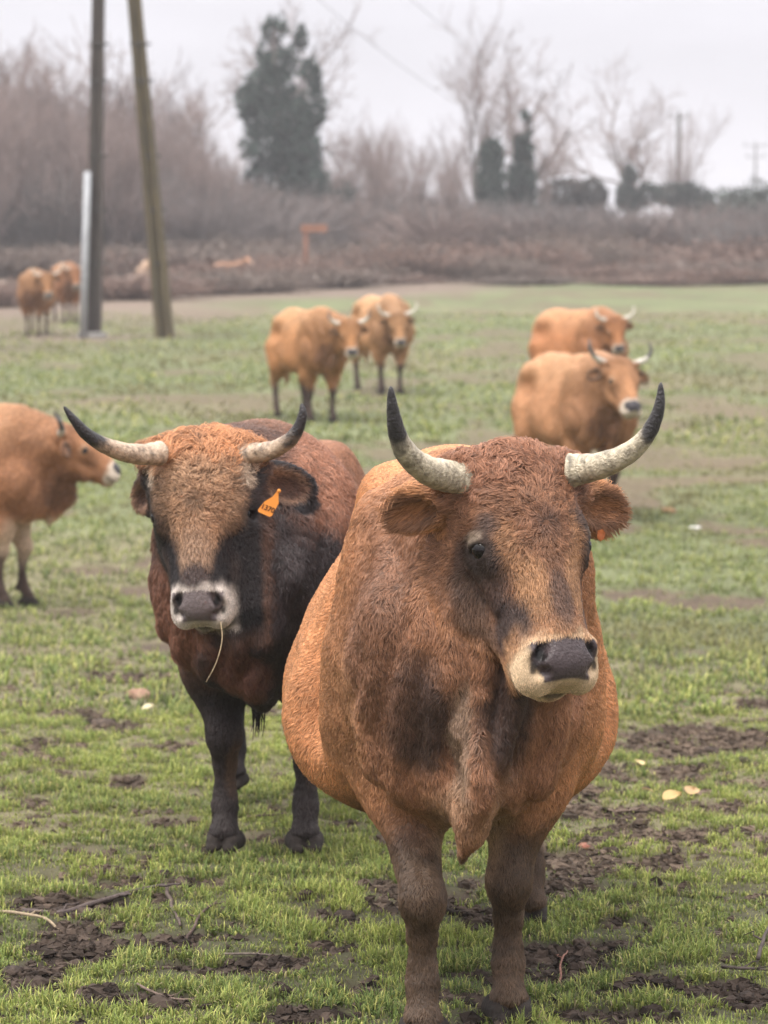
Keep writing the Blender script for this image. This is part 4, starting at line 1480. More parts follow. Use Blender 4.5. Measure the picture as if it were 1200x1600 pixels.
def chest_folds(c):
    for q in (1, -1):
        c.ell((0.13, q * .37, .93), (.06, .075, .30), k=.08, mode='sub')
        c.ell((-.58, q * .33, 1.10), (.12, .07, .10), k=.08, mode='sub')
        c.ell((-.70, q * .19, 1.20), (.07, .055, .055), k=.04)
    # loose skin of the brisket and throat, shoulder points, hollows between
    c.cone((0.70, .16, .98), (0.62, .15, .66), .07, .05, k=.06)
    c.cone((0.62, -.15, 1.0), (0.58, -.16, .66), .10, .06, k=.08)
    c.cone((0.84, .10, 1.0), (0.72, .05, .62), .030, .022, k=.04)
    c.ell((0.50, 0, .62), (.20, .12, .08), k=.10)
    c.ell((0.85, .060, .84), (.08, .034, .15), k=.04, mode='sub')
    c.ell((0.84, -.095, .84), (.08, .050, .16), k=.05, mode='sub')

COAT1 = dict(mzorange=.8,
    flank=(.54, .255, .118), top=(.54, .245, .105), topk=.6, front=(.205, .098, .054), frontk=.9, leg=(.072, .043, .025), legz=.56,
    face=(.20, .095, .05), muzzle=(.64, .47, .30), nose=(.066, .050, .052),
    ear=(.33, .15, .07), earin=(.20, .10, .055), earrim=(.42, .20, .09), horn=(.52, .45, .33), horntip=(.035, .032, .034),
    len=.020, necklen=.027, polllen=.040, earlen=.042, curl=.30, neckcurl=.55,
    body=[((.78, -.12, .78), (.20, .085, .17), (.046, .029, .024), .9),  # shade painted into the coat, chest hollow beside the dewlap
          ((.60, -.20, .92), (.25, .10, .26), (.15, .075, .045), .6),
          ((.80, .09, .82), (.16, .07, .14), (.042, .027, .023), .9),  # same painted shade in the hollow on the dewlap's other side
          ((.76, -.015, .74), (.12, .030, .17), (.24, .165, .115), .8),
          ((.74, -.01, .54), (.10, .05, .08), (.34, .15, .08), .8),
          ((.36, -.055, .33), (.07, .035, .11), (.34, .22, .14), .8),
          ((.36, .060, .40), (.07, .03, .10), (.26, .16, .10), .6),
          ((.50, .0, .58), (.30, .11, .14), (.26, .16, .095), .8),
          ((.38, .0, .45), (.2, .09, .13), (.33, .21, .12), .75),
          ((.45, -.30, .72), (.25, .10, .22), (.30, .15, .075), .8)],
    headspots=[((.02, 0, -.05), (.11, .20, .12), (.24, .108, .060), .85),
               ((.12, 0, -.02), (.08, .13, .10), (.22, .10, .052), .5),
               ((.17, 0, .0), (.035, .03, .04), (.09, .045, .03), .6),
               ((.20, .075, -.04), (.07, .045, .05), (.36, .19, .09), .5),
               ((.30, .045, -.02), (.09, .035, .05), (.33, .175, .085), .75),
               ((.34, .0, -.01), (.09, .030, .05), (.075, .045, .035), .75),
               ((.26, .13, -.09), (.10, .06, .09), (.055, .035, .030), .85),
               ((.21, .135, -.05), (.055, .04, .05), (.05, .035, .030), .85),
               ((.16, .10, -.035), (.035, .035, .03), (.05, .034, .03), .8),
               ((.175, .13, -.055), (.018, .03, .03), (.30, .23, .17), .8),
               ((.37, .085, -.08), (.07, .055, .07), (.040, .028, .026), .9),
               ((.30, .08, -.19), (.15, .06, .06), (.13, .08, .055), .7)],
)

COW_SEC = [
    # x, zc, half width, up, down, pear, cy
    (-1.06, 1.02, .06, .10, .14, 0, 0),
    (-1.00, 1.00, .17, .21, .28, 0, 0),
    (-0.90, 0.98, .25, .29, .38, 0, 0),
    (-0.70, 0.92, .32, .39, .42, .08, 0),
    (-0.45, 0.84, .375, .46, .42, .32, -.02),
    (-0.20, 0.82, .398, .48, .41, .42, -.035),
    (0.05, 0.82, .385, .49, .41, .42, -.025),
    (0.25, 0.85, .33, .46, .38, .30, 0),
    (0.42, 0.88, .27, .42, .36, .05, 0),
    (0.56, 0.90, .23, .34, .34, 0, 0),
    (0.68, 0.91, .17, .25, .28, 0, 0),
    (0.76, 0.91, .07, .12, .14, 0, 0),
]

ROOT1 = np.array([0.195, 7.66, 0.0]); RZ1 = -PI / 2
def L1(x, y, Y): return to_local(ROOT1, RZ1, P(x, y, Y))
_ps, _c = math.radians(27), math.cos(math.radians(27))
COW1 = dict(
    sec=COW_SEC, front=[(0.36, 0.105), (0.57, -0.105)], hind=[(-0.72, 0.205), (-0.80, -0.09)], kneez=0.34, legt=.90,
    lumps=[(-0.70, .17, 1.16, .12, .07, .08), (-0.80, .17, .85, .18, .10, .30), (0.32, .215, 1.00, .11, .075, .27, 0.25), (0.50, .13, .80, .14, .12, .20)],
    head=head_frame(L1(818, 704, 6.92), L1(908, 1072, 6.68), dir_local(RZ1, (math.cos(_ps), math.sin(_ps), -0.02))),
    hw=1.0, mw=1.02,
    neck=[((0.42, -0.02, 1.08), (.12, 0, -.16), .235, .155, .12, .85),
          ((0.30, 0, 1.24), (.10, 0, -.14), .12, .10, .10, None),
          ((0.56, 0, 0.90), (.24, 0, -.20), .18, .095, .10, .8)],
    dewlap=[([L1(812, 1050, 6.98), L1(778, 1110, 6.88), L1(757, 1170, 6.86), L1(745, 1235, 6.87), L1(736, 1290, 6.93), L1(722, 1338, 7.00)], [.030, .028, .034, .036, .026, .013], .58)],
    extra=[lambda c, hf: chest_folds(c)],
    ears=[dict(dir=(0.12, 1.0, -0.25), open=(0.55, 0.1, 0.8), len=.165, wid=.052),
          dict(dir=(0.04, -0.8, -0.52), open=(0.75, -0.3, 0.5), len=.145, wid=.050, u=.055)],
    horns=[([L1(893, 735, 6.97), L1(920, 731, 6.95), L1(950, 724, 6.90), L1(985, 706, 6.85), L1(1012, 678, 6.82), L1(1029, 640, 6.80), L1(1033, 598, 6.79)], .0365, .68),
           ([L1(730, 747, 6.90), L1(700, 744, 6.86), L1(668, 735, 6.78), L1(638, 712, 6.70), L1(622, 680, 6.65), L1(614, 642, 6.62), L1(611, 604, 6.60)], .0395, .60)],
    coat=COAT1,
)
BULL_SEC = None

# ROOT2
ROOT2 = np.array([-0.365, 9.76, 0.0]); RZ2 = -PI / 2 - math.radians(2)
def L2(x, y, Y): return to_local(ROOT2, RZ2, P(x, y, Y))
_ps2 = math.radians(-10)
COAT2 = dict(
    flank=(.24, .108, .058), top=(.28, .125, .065), topk=.7, front=(.030, .021, .021), frontk=1.0, leg=(.028, .020, .019), legz=.62,
    face=(.022, .018, .019), muzzle=(.66, .58, .52), nose=(.13, .105, .105), mzw=-.150, mzb=.090,
    legspots=1, ear=(.10, .055, .04), earin=(.24, .14, .09), earrim=(.022, .018, .02), horn=(.48, .36, .26), horntip=(.022, .02, .022),
    len=.022, necklen=.036, polllen=.050, earlen=.022, curl=.30, neckcurl=.6,
    body=[((.35, .22, 1.14), (.45, .22, .19), (.27, .118, .066), .9),
          ((.35, -.22, 1.10), (.45, .2, .22), (.25, .11, .06), .8),
          ((.62, -.22, .78), (.22, .12, .20), (.19, .085, .052), .85),
          ((.70, -.05, .60), (.14, .10, .12), (.15, .062, .040), .7),
          ((.38, .17, .30), (.05, .04, .10), (.10, .060, .040), .7), ((.38, -.08, .28), (.05, .03, .12), (.12, .070, .045), .7)],
    headspots=[((.10, 0, -.02), (.165, .142, .085), (.34, .20, .115), 1.0),
               ((.22, 0, -.0), (.12, .078, .06), (.33, .19, .11), 1.0),
               ((.325, 0, -.0), (.10, .052, .05), (.30, .19, .125), .9),
               ((.0, 0, -.05), (.10, .19, .14), (.42, .19, .085), .95),
               ((.08, .120, -.06), (.06, .030, .06), (.52, .42, .32), .75),
               ((.17, 0, .0), (.03, .025, .04), (.15, .09, .055), .6),
               ((.15, .135, -.10), (.05, .05, .06), (.05, .032, .028), .7),
               ((.385, 0, -.0), (.045, .050, .05), (.06, .042, .04), .95),
               ((.33, .09, -.10), (.07, .035, .05), (.085, .058, .05), .6)],
)

BULL_SEC = [
    (-1.06, 1.00, .06, .08, .14, 0, 0),
    (-1.00, 0.97, .17, .18, .28, 0, 0),
    (-0.90, 0.95, .25, .24, .38, 0, 0),
    (-0.70, 0.90, .29, .27, .40, .05, 0),
    (-0.40, 0.86, .33, .34, .38, .08, 0),
    (-0.10, 0.85, .34, .36, .38, .08, 0),
    (0.20, 0.87, .32, .39, .38, .05, 0),
    (0.40, 0.88, .30, .37, .38, 0, 0),
    (0.56, 0.88, .29, .32, .38, 0, 0),
    (0.68, 0.88, .22, .26, .32, 0, 0),
    (0.78, 0.88, .10, .14, .18, 0, 0),
]
BULL = dict(
    bull=True, sec=BULL_SEC, front=[(0.36, 0.135), (0.36, -0.115)], hind=[(-0.72, 0.22), (-0.74, -0.185)], kneez=0.36, legt=.94,
    lumps=[(-0.70, .15, 1.10, .12, .07, .08), (-0.80, .17, .85, .18, .10, .30), (0.28, .17, .95, .15, .12, .23, 0.25), (0.50, .15, .82, .14, .12, .20)],
    head=head_frame(L2(307, 692, 9.0), L2(305, 984, 8.86), dir_local(RZ2, (math.cos(_ps2), math.sin(_ps2), 0.03))),
    hw=1.03, mw=.94,
    neck=[((0.40, 0.0, 1.00), (.12, 0, -.16), .28, .19, .12, .9),
          ((0.22, 0.02, 1.13), (.12, 0, -.16), .16, .12, .10, None),
          ((0.58, 0, 0.86), (.24, 0, -.18), .20, .12, .10, .85)],
    wl=[-.22, -.26, -.21, -.155, -.145],
    dewlap=[([L2(385, 900, 9.12), L2(398, 980, 9.10), L2(405, 1045, 9.14), L2(410, 1085, 9.2)], [.05, .055, .06, .045], .7)],
    ears=[dict(dir=(0.30, 1.0, -0.45), open=(0.35, 0.2, 0.9), len=.20, wid=.062),
          dict(dir=(0.45, -.7, -0.75), open=(0.3, -0.5, 0.8), len=.16, wid=.050)],
    horns=[([L2(370, 712, 9.02), L2(400, 708, 9.0), L2(428, 702, 8.95), L2(452, 688, 8.90), L2(467, 668, 8.88), L2(473, 646, 8.87), L2(471, 630, 8.87)], .0335, .52),
           ([L2(250, 708, 8.98), L2(218, 710, 8.92), L2(185, 704, 8.86), L2(156, 692, 8.80), L2(132, 675, 8.77), L2(115, 655, 8.75), L2(100, 635, 8.74)], .0335, .50)],
    coat=COAT2,
)
# ---------------------------------------------------------------- the rest of the herd, far and out of focus
def herd_coat(flank, dark=(.14, .07, .045), leg=(.07, .045, .035), pale=(.62, .52, .42)):
    f = np.array(flank)
    return dict(flank=f, top=f * .6 + np.array([.30, .20, .12]), topk=.75, front=f * .58, frontk=.75, leg=np.array(leg), legz=.50,
                face=f * .75, muzzle=pale, nose=(.05, .045, .05), ear=f * .6, earin=(.12, .08, .06), earrim=f * .4,
                horn=(.62, .58, .50), horntip=(.06, .055, .05), len=.03, necklen=.04, polllen=.04, earlen=.03,
                body=[((.78, -.1, .80), (.2, .16, .2), dark, .6), ((.42, 0, .48), (.3, .14, .10), f * 1.25, .6), ((-.98, 0, .85), (.22, .4, .5), f * .6 + np.array([.34, .26, .18]), .8), ((-.1, 0, .5), (.6, .3, .16), f * .8, .5), ((-.62, .33, 1.0), (.12, .1, .10), f * .6, .5)],  # last patch paints shade into the flank hollow
                headspots=[((.0, 0, -.05), (.12, .18, .12), f * .6, .8), ((.19, .13, -.05), (.035, .040, .04), (.42, .30, .20), .4),
                           ((.28, .10, -.08), (.06, .04, .06), f * .45, .6), ((.3, 0, 0), (.12, .05, .05), f * 1.2, .5)])

def hollows(c, hf):
    for q in (1, -1):
        c.ell((-.60, q * .31, 1.08), (.14, .10, .11), k=.10, mode='sub')
        c.ell((.10, q * .34, 1.0), (.09, .07, .25), k=.10, mode='sub')
        c.ell((-.72, q * .19, 1.17), (.07, .06, .06), k=.05)
        c.ell((.45, q * .24, .86), (.10, .06, .12), k=.08)
    c.cone((-.98, .08, 1.16), (-.98, -.08, 1.16), .05, .05, k=.06)

def herd(x, y, Y, ang, poll, muzzle, yaw, label, coat, sc=1.0, horn=.20, tipf=.6, group='brown cattle grazing farther back', leg=None, lying=False, name='cow', fur=26000):
    """ang: body turn from facing the camera towards the right; poll/muzzle: photo pixels with depth offsets."""
    X = P(x, 800, Y)[0]
    a = math.radians(ang)
    rz = -PI / 2 + a
    z = float(ground_z(X, Y)[0]) if Y < 60 else float(profile(Y))
    root = np.array([X, Y, z])
    def L(px, py, dY): return to_local(root, rz, P(px, py, Y + dY), sc)
    w = math.radians(yaw)
    hf = head_frame(L(*poll), L(*muzzle), dir_local(rz, (math.cos(w), math.sin(w), 0)))
    p = dict(COW1)
    p.update(head=hf, coat=coat, extra=[hollows], hw=1.0, mw=1.0, lo=(-1.2, -.75, -.02), hi=(1.55, .75, 1.75), wl=[-.17, -.22, -.20, -.18, -.17],
             sec=[(r[0], r[1] + .06, r[2] * .76, r[3] * .94, r[4] * .80, r[5], 0) for r in COW_SEC],
             front=leg[0] if leg else [(.38, .13), (.30, -.13)], hind=leg[1] if leg else [(-.72, .16), (-.88, -.16)], kneez=.40, legt=.92,
             dewlap=[([(.74, 0, .95), (.74, 0, .75), (.62, 0, .60)], [.045, .045, .035], .5)],
             neck=[((0.42, 0, 1.08), (.12, 0, -.16), .22, .13, .12, .8), ((0.30, 0, 1.22), (.04, 0, -.12), .11, .10, .10, None), ((0.56, 0, 0.92), (.24, 0, -.18), .16, .085, .10, .7)],
             ears=[dict(dir=(0.1, 1.0, -.35), open=(.5, .1, .9), len=.18, wid=.055), dict(dir=(0.1, -1.0, -.35), open=(.5, -.1, .9), len=.18, wid=.055)])
    H = []
    for s in (1, -1):
        pts = [hpt(hf, q) for q in ((.01, s * .12, -.07), (-.01, s * .18, -.06), (-.03, s * .25, -.02), (-.09, s * .29, .02), (-.16, s * .28, .04))]
        pts = np.array([pts[0] + (q - pts[0]) * horn / .20 for q in pts])
        H.append((pts, .030, tipf))
    p['horns'] = H
    return p, root, rz, sc, coat, label, group, name, fur, z

def young_coat():
    k = herd_coat((.50, .235, .115))
    pale = (.66, .50, .36)
    k['body'] = k['body'] + [((.1, 0, .52), (.8, .30, .15), pale, .7), ((.40, 0, .42), (.2, .25, .16), pale, .6), ((.74, .10, .74), (.10, .10, .22), pale, .75)]
    return k

TAN = (.50, .24, .10)
HERD = [
    herd(488, 660, 37.2, 20, (546, 502, -.95), (552, 556, -1.15), 8, 'tan cow with dark ears standing behind the bull\'s right horn', herd_coat(TAN)),
    herd(600, 620, 43.0, 15, (622, 490, -1.0), (628, 541, -1.15), 10, 'pale backed cow half hidden behind the cow with dark ears', herd_coat((.54, .29, .14)), horn=.22, tipf=.95),
    herd(912, 650, 37.5, 26, (962, 497, -.75), (970, 551, -.9), 10, 'orange tan cow with white horns behind the pale flanked cow on the right', herd_coat((.52, .23, .10)), horn=.20, tipf=.95),
    herd(908, 800, 25.2, 17, (972, 560, -.85), (996, 643, -1.15), 26, 'pale flanked cow standing behind the front cow\'s left horn', herd_coat((.53, .265, .13)), horn=.20, tipf=.5),
    herd(-58, 975, 19.3, 78, (104, 664, -.25), (199, 737, -.20), 96, 'young reddish cow in profile, cut off by the left edge', young_coat(), sc=.93, horn=.15, tipf=.45, fur=40000),
    herd(57, 533, 63.0, 0, (73, 427, -1.0), (76, 466, -1.2), 4, 'tan cow facing the camera left of the power pole', herd_coat((.44, .22, .10)), horn=.20, tipf=.97, fur=9000),
    herd(108, 503, 70.0, 14, (117, 418, -1.0), (121, 452, -1.15), 10, 'cow half hidden behind the power pole\'s left leg', herd_coat((.42, .19, .09)), horn=.20, tipf=.97, fur=7000),
]
CO = {}
for p, root, rz, sc, coat, label, group, name, fur, z in HERD:
    k = root[1]
    cs = .022 if k < 30 else (.028 if k < 50 else .04)
    e = build_animal(p, name, root, rz, sc, cs, cs * .5, int(fur), .0016 if k < 30 else .003, int(k * 10), None, 1.0, 4)
    tag(e, label, 'cow', group)

# two animals resting far off by the thicket: folded legs, body low on the ground
def resting(x, y0, Y, ang, label, flank, sc=1.0):
    X = P(x, 800, Y)[0]; z = float(profile(Y))
    a = -PI / 2 + math.radians(ang)
    e = empty('cow', (X, Y, z), a); e.scale = (sc,) * 3
    cs = .045
    c = Clay(np.arange(-1.3, 1.7, cs), np.arange(-.8, .8, cs), np.arange(-.1, 1.35, cs))
    c.loft([(r[0], r[1] - .42, r[2] * 1.05, r[3], r[4] * .95, r[5], 0) for r in COW_SEC])
    for s in (1, -1):
        c.chain([(.45, s * .25, .35), (.75, s * .25, .12), (.50, s * .28, .08)], [.11, .07, .06], k=.06)
        c.chain([(-.6, s * .3, .4), (-.25, s * .42, .16), (-.6, s * .45, .10)], [.2, .11, .06], k=.06)
        c.cone((1.05, s * .10, .98), (1.05, s * .28, .95), .04, .02, k=.03)
        c.cone((1.03, s * .10, 1.06), (1.02, s * .30, 1.20), .03, .012, k=.02)
    c.cone((.45, 0, .65), (1.05, 0, .95), .24, .14, k=.1)
    c.cone((1.05, 0, .98), (1.42, 0, .76), .13, .08, k=.05)
    v, f = c.mesh(); v = relax(v, f, 2)
    col = np.array(flank)[None] * (.8 + .4 * fbm(v, 3, 2, 3))[:, None]
    col = col + (np.array([.55, .48, .42]) - col) * smooth(1.34, 1.40, v[:, 0])[:, None]
    mesh_obj('body', v, f, MAT_SKIN, e, colors=col, attrs={'bare': np.zeros(len(v))})
    return tag(e, label, 'cow', 'cattle resting by the thicket')
resting(236, 420, 100, 12, 'pale cow partly hidden behind the right leg of the power pole', (.42, .29, .20), .85)
resting(362, 418, 103, 48, 'orange cow resting low in front of the left thicket', (.36, .19, .11), .72)
# ---------------------------------------------------------------- build the two near animals and what they wear
def facing_camera(root, rz):
    cl = to_local(root, rz, np.array([0, 0, CAM_H]))
    def fn(v, n):
        d = nrm(cl - v)
        return .15 + .85 * smooth(-.35, -.05, (n * d).sum(1))   # thinner coat on the far flank
    return fn

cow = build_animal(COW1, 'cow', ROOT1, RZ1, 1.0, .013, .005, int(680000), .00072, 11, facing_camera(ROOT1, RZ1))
tag(cow, 'large orange brown horned cow standing nearest the camera, head turned right', 'cow')
bull = build_animal(BULL, 'bull', ROOT2, RZ2, 1.0, .014, .006, int(400000), .0009, 31, facing_camera(ROOT2, RZ2))
tag(bull, 'dark brown bull with tan forehead and orange ear tag facing the camera', 'bull')

MAT_TAG = plain_mat('tag_plastic', (.78, .29, .055), nscale=12, noise=.08, rough=.4, bump=0)
MAT_TAG2 = plain_mat('faded_tag', (.50, .15, .05), nscale=40, noise=.25, rough=.6, bump=.3)
MAT_INK = plain_mat('ink', (.10, .04, .015), nscale=12, noise=.1, bump=0)

def plate(name, pix, L, Yd, thick, mat, parent):
    f = np.array([L(x, y, Yd) for x, y in pix])
    n = nrm(np.cross(f[2] - f[0], f[4] - f[0]))
    if n[0] < 0: n = -n
    m = len(f)
    V = np.concatenate([f, f - n * thick])
    c0, c1 = f.mean(0), (f - n * thick).mean(0)
    V = np.concatenate([V, [c0, c1]])
    i = np.arange(m); j = (i + 1) % m
    F = [np.stack([i, j, j + m, i + m], 1), np.stack([np.full(m, 2 * m), i, j], 1), np.stack([np.full(m, 2 * m + 1), j + m, i + m], 1)]
    return mesh_obj(name, V, F, mat, parent, shade=False), n

ef = ear_frame(BULL['head'], 1, BULL['ears'][0])
_ec = hpt(ef, (.105, 0, .018))
_c, _s = math.cos(RZ2), math.sin(RZ2)
EY = ROOT2[1] + _s * _ec[0] + _c * _ec[1]
YT = EY - .085
tagpix = [(437.5, 766), (435, 774), (435.5, 786), (425, 806), (421, 807.5), (404, 800), (403, 796.5), (413.5, 783.5), (426, 776), (434, 766)]
tg, tn = plate('ear_tag', tagpix, L2, YT, .002, MAT_TAG, bull)
V, F = tubes([np.array([L2(436, 767, YT - .004), L2(436, 767, YT + .02), L2(436, 767, YT + .05)])], [np.array([.006, .004, .004])], 10)
mesh_obj('tag_stud', V, F, MAT_TAG, bull)
fc = bpy.data.curves.new('tag_number', 'FONT')
fc.body = '1370'
fc.size = .021; fc.extrude = .0004; fc.offset = .0004
fc.align_x = 'CENTER'; fc.align_y = 'CENTER'
fc.materials.append(MAT_INK)
_tmp = bpy.data.objects.new('tag_text', fc)
COL.objects.link(_tmp)
_tm = bpy.data.meshes.new_from_object(_tmp.evaluated_get(bpy.context.evaluated_depsgraph_get()))
bpy.data.objects.remove(_tmp)
fo = bpy.data.objects.new('tag_number', _tm)
COL.objects.link(fo)
fo.parent = tg
cx = L2(418.5, 794.5, YT)
ex_ = nrm(L2(428, 799, YT) - L2(408, 791, YT)); ez_ = tn; ey_ = np.cross(ez_, ex_)
M = Matrix(np.stack([ex_, ey_, ez_], 1).tolist()).to_4x4()
M.translation = Vector(cx + tn * .0012)
fo.matrix_local = M

ef1 = ear_frame(COW1['head'], 1, COW1['ears'][0])
_e1 = hpt(ef1, (.08, -.055, .02))
YC = ROOT1[1] - _e1[0] - .01
tg1, _ = plate('ear_tag', [(934, 829), (942, 827), (946, 833), (944, 842), (938, 846), (933, 840)], L1, YC, .002, MAT_TAG2, cow)

# wisps of hair hanging below the bull's chest
rw = np.random.default_rng(3)
paths, radii = [], []
for k in range(34):
    x0 = rw.uniform(396, 416)
    ln = rw.uniform(30, 72) if k % 3 else rw.uniform(15, 30)
    pts = [L2(x0, 1085, 9.22), L2(x0 + rw.normal(0, 2), 1085 + ln * .45, 9.22), L2(404 + (x0 - 406) * .7 + rw.normal(0, 3.5), 1085 + ln, 9.23)]
    paths.append(spline(pts, 8)); radii.append(np.linspace(.0042, .0008, 8))
V, F = tubes(paths, radii, 5)
mesh_obj('hair_tuft', V, F, MAT_BARK, bull, colors=np.array([.022, .017, .016])[None] * np.ones((len(V), 1)))

st = spline([P(345, 972, 8.80), P(347, 1000, 8.77), P(338, 1035, 8.75), P(322, 1066, 8.74)], 16)
V, F = tubes([st], [np.linspace(.0014, .0009, 16)], 6)
tag(mesh_obj('straw', V, F, MAT_TWIG, colors=np.array([.42, .32, .20])[None] * np.ones((len(V), 1))), 'thin dry grass stem hanging from the dark bull\'s mouth', 'straw')
# ---------------------------------------------------------------- small things lying on the pasture
def lump(name, label, cat, px, py, size, col, col2, seed, group=None, flat=.6, rough=.9, lift=.3):
    X, Y = on_ground(px, py)
    n = 22
    th = np.linspace(0, PI, n)[:, None]; ph = np.linspace(0, 2 * PI, 2 * n, endpoint=False)[None]
    V = np.stack([np.sin(th) * np.cos(ph), np.sin(th) * np.sin(ph), np.cos(th) + 0 * ph], -1).reshape(-1, 3)
    m = 2 * n
    i = np.arange(n - 1)[:, None] * m; j = np.arange(m)[None]
    F = np.stack([i + j, i + m + j, i + m + (j + 1) % m, i + (j + 1) % m], -1).reshape(-1, 4)
    r = .72 + .38 * fbm(V, 1.3, 2, seed) + .22 * (fbm(V, 3.5, 3, seed + 1) - .5) + .10 * (fbm(V, 9, 2, seed + 2) - .5)
    V = V * r[:, None] * np.array(size) * np.array([1, 1, flat])
    c = np.array(col) + (np.array(col2) - np.array(col)) * smooth(.35, .65, fbm(V / max(size), 3, 3, seed + 5))[:, None]
    o = mesh_obj(name, V, F, MAT_EARTH, colors=c)
    o.location = (X, Y, gz1(X, Y) + size[2] * flat * lift)
    o.rotation_euler = (0, 0, seed)
    return tag(o, label, cat, group)

MAT_EARTH = attr_mat('earth', rough=.9, spec=.2, noise=.3, nscale=60, bump=.6, bscale=90)
lump('stone', 'rounded reddish brown stone in the grass left of the dark bull', 'stone', 216, 1093, (.068, .05, .05), (.22, .13, .09), (.32, .21, .15), 3, flat=.8)
lump('soil_clod', 'dark crumbly clod of soil below the rounded stone', 'clod', 160, 1138, (.07, .06, .04), (.035, .026, .021), (.11, .08, .06), 5)
lump('soil_clod', 'small dark clod of soil right of the larger one', 'clod', 228, 1133, (.04, .035, .025), (.035, .026, .021), (.12, .09, .07), 6)
lump('stone', 'flat orange brown stone half sunk in grass at far left', 'stone', 78, 1230, (.055, .035, .018), (.34, .18, .11), (.28, .15, .10), 8)
lump('stone', 'small reddish stone in the grass right of the front cow', 'stone', 914, 1322, (.027, .025, .024), (.26, .11, .08), (.20, .10, .07), 9, flat=.8)
lump('dung_heap', 'brown heap of old dung beyond the front cow\'s ear', 'dung', 1045, 803, (.10, .07, .055), (.20, .115, .06), (.28, .17, .09), 11)
lump('stone', 'pale flat stone lying right of the brown dung heap', 'stone', 1086, 821, (.058, .04, .020), (.62, .60, .58), (.70, .68, .66), 12)
_CL = ['at the left end of the long stick', 'under the middle of the long stick', 'above the tip of the long stick', 'right of the tip of the long stick', "left of the front cow's near hoof on the mud", 'just below the crumb left of the near hoof', 'in the mud right of the right near hoof', 'lowest in the mud right of the right near hoof', 'farthest right in the mud beside the near hooves', 'on the bare strip above the yellow leaves', 'at the right end of the upper bare strip', 'at the left end of the upper bare strip', 'in the mud at the bottom left corner', 'against the left edge near the bottom', 'beside the grey twig on the lower left', "left of the grey twig's end on the lower left", 'in the mud at the bottom right corner']
for _i, (_x, _y, _s) in enumerate([(95, 1418, .035), (135, 1432, .03), (250, 1375, .035), (320, 1392, .03), (540, 1428, .04), (560, 1440, .03),
                                   (830, 1498, .035), (862, 1512, .03), (900, 1492, .028), (1110, 1165, .04), (1160, 1190, .045), (1010, 1195, .035),
                                   (60, 1560, .035), (20, 1520, .04), (430, 1505, .03), (470, 1498, .025), (1170, 1555, .035)]):
    lump('soil_clod', 'dark soil crumb ' + _CL[_i], 'clod', _x, _y, (_s, _s * .8, _s * .7), (.030, .022, .018), (.055, .040, .032), 20 + _i, 'dark soil crumbs in the mud')

def stick(name, label, pts, r0, r1, col, twigs=(), group=None, lift=.012):
    w = []
    for k, (x, y) in enumerate(pts):
        X, Y = on_ground(x, y)
        w.append((X, Y, gz1(X, Y) + lift + (.004 if k % 2 else 0)))
    c = spline(w, 14)
    c = c + vec_noise(c, 12, int(pts[0][0])) * .006
    paths, radii = [c], [np.linspace(r0, r1, 14)]
    rr = np.random.default_rng(abs(int(pts[0][0])) + 3)
    for (t, ang, L) in twigs:
        b = c[int(t * 13)]
        d = nrm(c[min(int(t * 13) + 1, 13)] - c[max(int(t * 13) - 1, 0)])
        d2 = nrm(np.array([d[0] * math.cos(ang) - d[1] * math.sin(ang), d[0] * math.sin(ang) + d[1] * math.cos(ang), .25]))
        q = np.array([b + d2 * L * s + rr.normal(0, .006, 3) * s for s in np.linspace(0, 1, 6)])
        q[:, 2] = np.maximum(q[:, 2], gz1(b[0], b[1]) + .004)
        paths.append(q); radii.append(np.linspace(r1 * .9, r1 * .3, 6))
    V, F = tubes(paths, radii, 7)
    C = np.array(col)[None] * (.6 + .8 * fbm(V, 30, 3, 9))[:, None]
    return tag(mesh_obj(name, V, F, MAT_TWIG, colors=C), label, 'stick', group)

stick('fallen_stick', 'long dark fallen stick lying across the mud at lower left', [(38, 1424), (110, 1424), (180, 1410), (256, 1396)], .010, .006, (.09, .07, .065), [(.3, .9, .09), (.75, -1.9, .12), (.95, -1.6, .14)])
stick('fallen_stick', 'pale stripped stick at the left edge below the long dark one', [(-8, 1430), (30, 1438), (70, 1442), (96, 1448)], .005, .004, (.30, .235, .16), [(.5, 1.0, .04)])
stick('twig', 'forked dark twig pointing down from the end of the long stick', [(258, 1398), (270, 1425), (284, 1455)], .0065, .004, (.10, .075, .065), [(.6, 1.0, .06)])
stick('twig', 'thin dark twig slanting right of the forked one', [(292, 1468), (312, 1445), (338, 1422)], .005, .003, (.10, .07, .06), [(.5, .9, .06), (.8, -.8, .05)])
stick('twig', 'thin grey twig lying along the grass below the bull', [(350, 1494), (400, 1492), (450, 1487)], .0035, .0025, (.16, .13, .11), [(.5, .6, .05)])
stick('twig', 'red brown twig upright in mud right of the front cow\'s hooves', [(872, 1528), (880, 1505), (887, 1482)], .0035, .002, (.24, .12, .09), [(.6, .7, .03)], lift=.02)
stick('twig', 'dark curved twig near the right edge at the bottom', [(1128, 1520), (1160, 1528), (1206, 1524)], .005, .003, (.07, .055, .05), [(.4, .9, .07), (.7, -.6, .06)])
stick('twig', 'dark twig rising at the right edge of the photo', [(1184, 1520), (1192, 1495), (1202, 1470)], .006, .004, (.07, .055, .05), [(.5, 1.1, .05)], lift=.03)
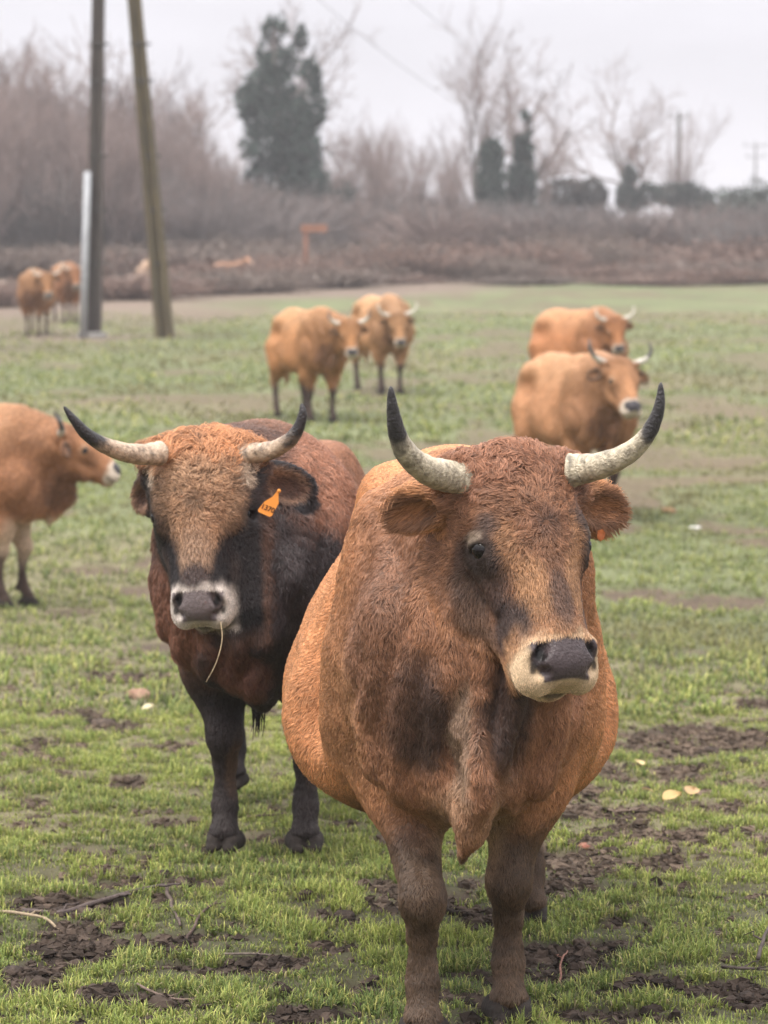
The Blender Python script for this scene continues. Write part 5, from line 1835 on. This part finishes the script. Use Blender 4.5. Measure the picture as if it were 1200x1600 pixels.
stick('twig', 'dark thin twig along the turf just above the bull\'s right hoof', [(385, 1278), (410, 1280), (445, 1276)], .005, .003, (.10, .07, .055), [(.5, .8, .05)])
stick('twig', 'thin twig on the mud at the bottom left corner', [(215, 1545), (260, 1560), (330, 1562)], .004, .002, (.15, .11, .09), [(.5, .8, .05)])
stick('twig', 'thin straw coloured stem near the bottom edge centre', [(520, 1596), (560, 1588), (600, 1580)], .0025, .0018, (.42, .36, .22), [])
stick('twig', 'thin twig on the bare strip beside the yellow leaves', [(930, 1262), (975, 1270), (1010, 1266)], .004, .002, (.20, .15, .12), [(.4, 1.0, .06), (.7, -.9, .06)])

MAT_LEAF = leaf_mat('dead_leaf', .2)
def dead_leaf(label, px, py, s, col, rot, group=None):
    X, Y = on_ground(px, py)
    t = np.linspace(0, 1, 9)
    wv = np.sin(PI * t ** .8) * .42
    V, C = [], []
    for a, b in zip(t, wv):
        for k in (-1, -.5, 0, .5, 1):
            V.append(((a - .5), b * k, .10 * abs(k) * (1 + a) + .12 * math.sin(a * 3)))
    V = np.array(V) * s
    i = (np.arange(8)[:, None] * 5 + np.arange(4)[None]).ravel()
    F = np.stack([i, i + 5, i + 6, i + 1], 1)
    o = mesh_obj('dead_leaf', V, F, MAT_LEAF, colors=np.array(col)[None] * (.8 + .5 * fbm(V, 40, 2, 4))[:, None])
    o.location = (X, Y, gz1(X, Y) + .022)
    o.rotation_euler = (.25, -.15, rot)
    return tag(o, label, 'leaf', group)
dead_leaf('pale yellow fallen leaf, left of a pair on the bare strip', 1050, 1253, .075, (.46, .33, .15), .4)
dead_leaf('ochre fallen leaf, right of a pair on the bare strip', 1080, 1245, .065, (.42, .28, .15), 1.2)
dead_leaf('small yellow leaf behind the pair of fallen leaves', 998, 1195, .05, (.55, .43, .22), 2.0)
dead_leaf('small tan leaf between the front cow and the pair of leaves', 1012, 1240, .045, (.50, .36, .20), 2.8)
dead_leaf('pale leaf beside the small dark clod', 232, 1120, .06, (.52, .46, .30), .2)
dead_leaf('tan leaf lying left of the front cow\'s near hooves', 650, 1545, .04, (.42, .30, .18), 1.5)
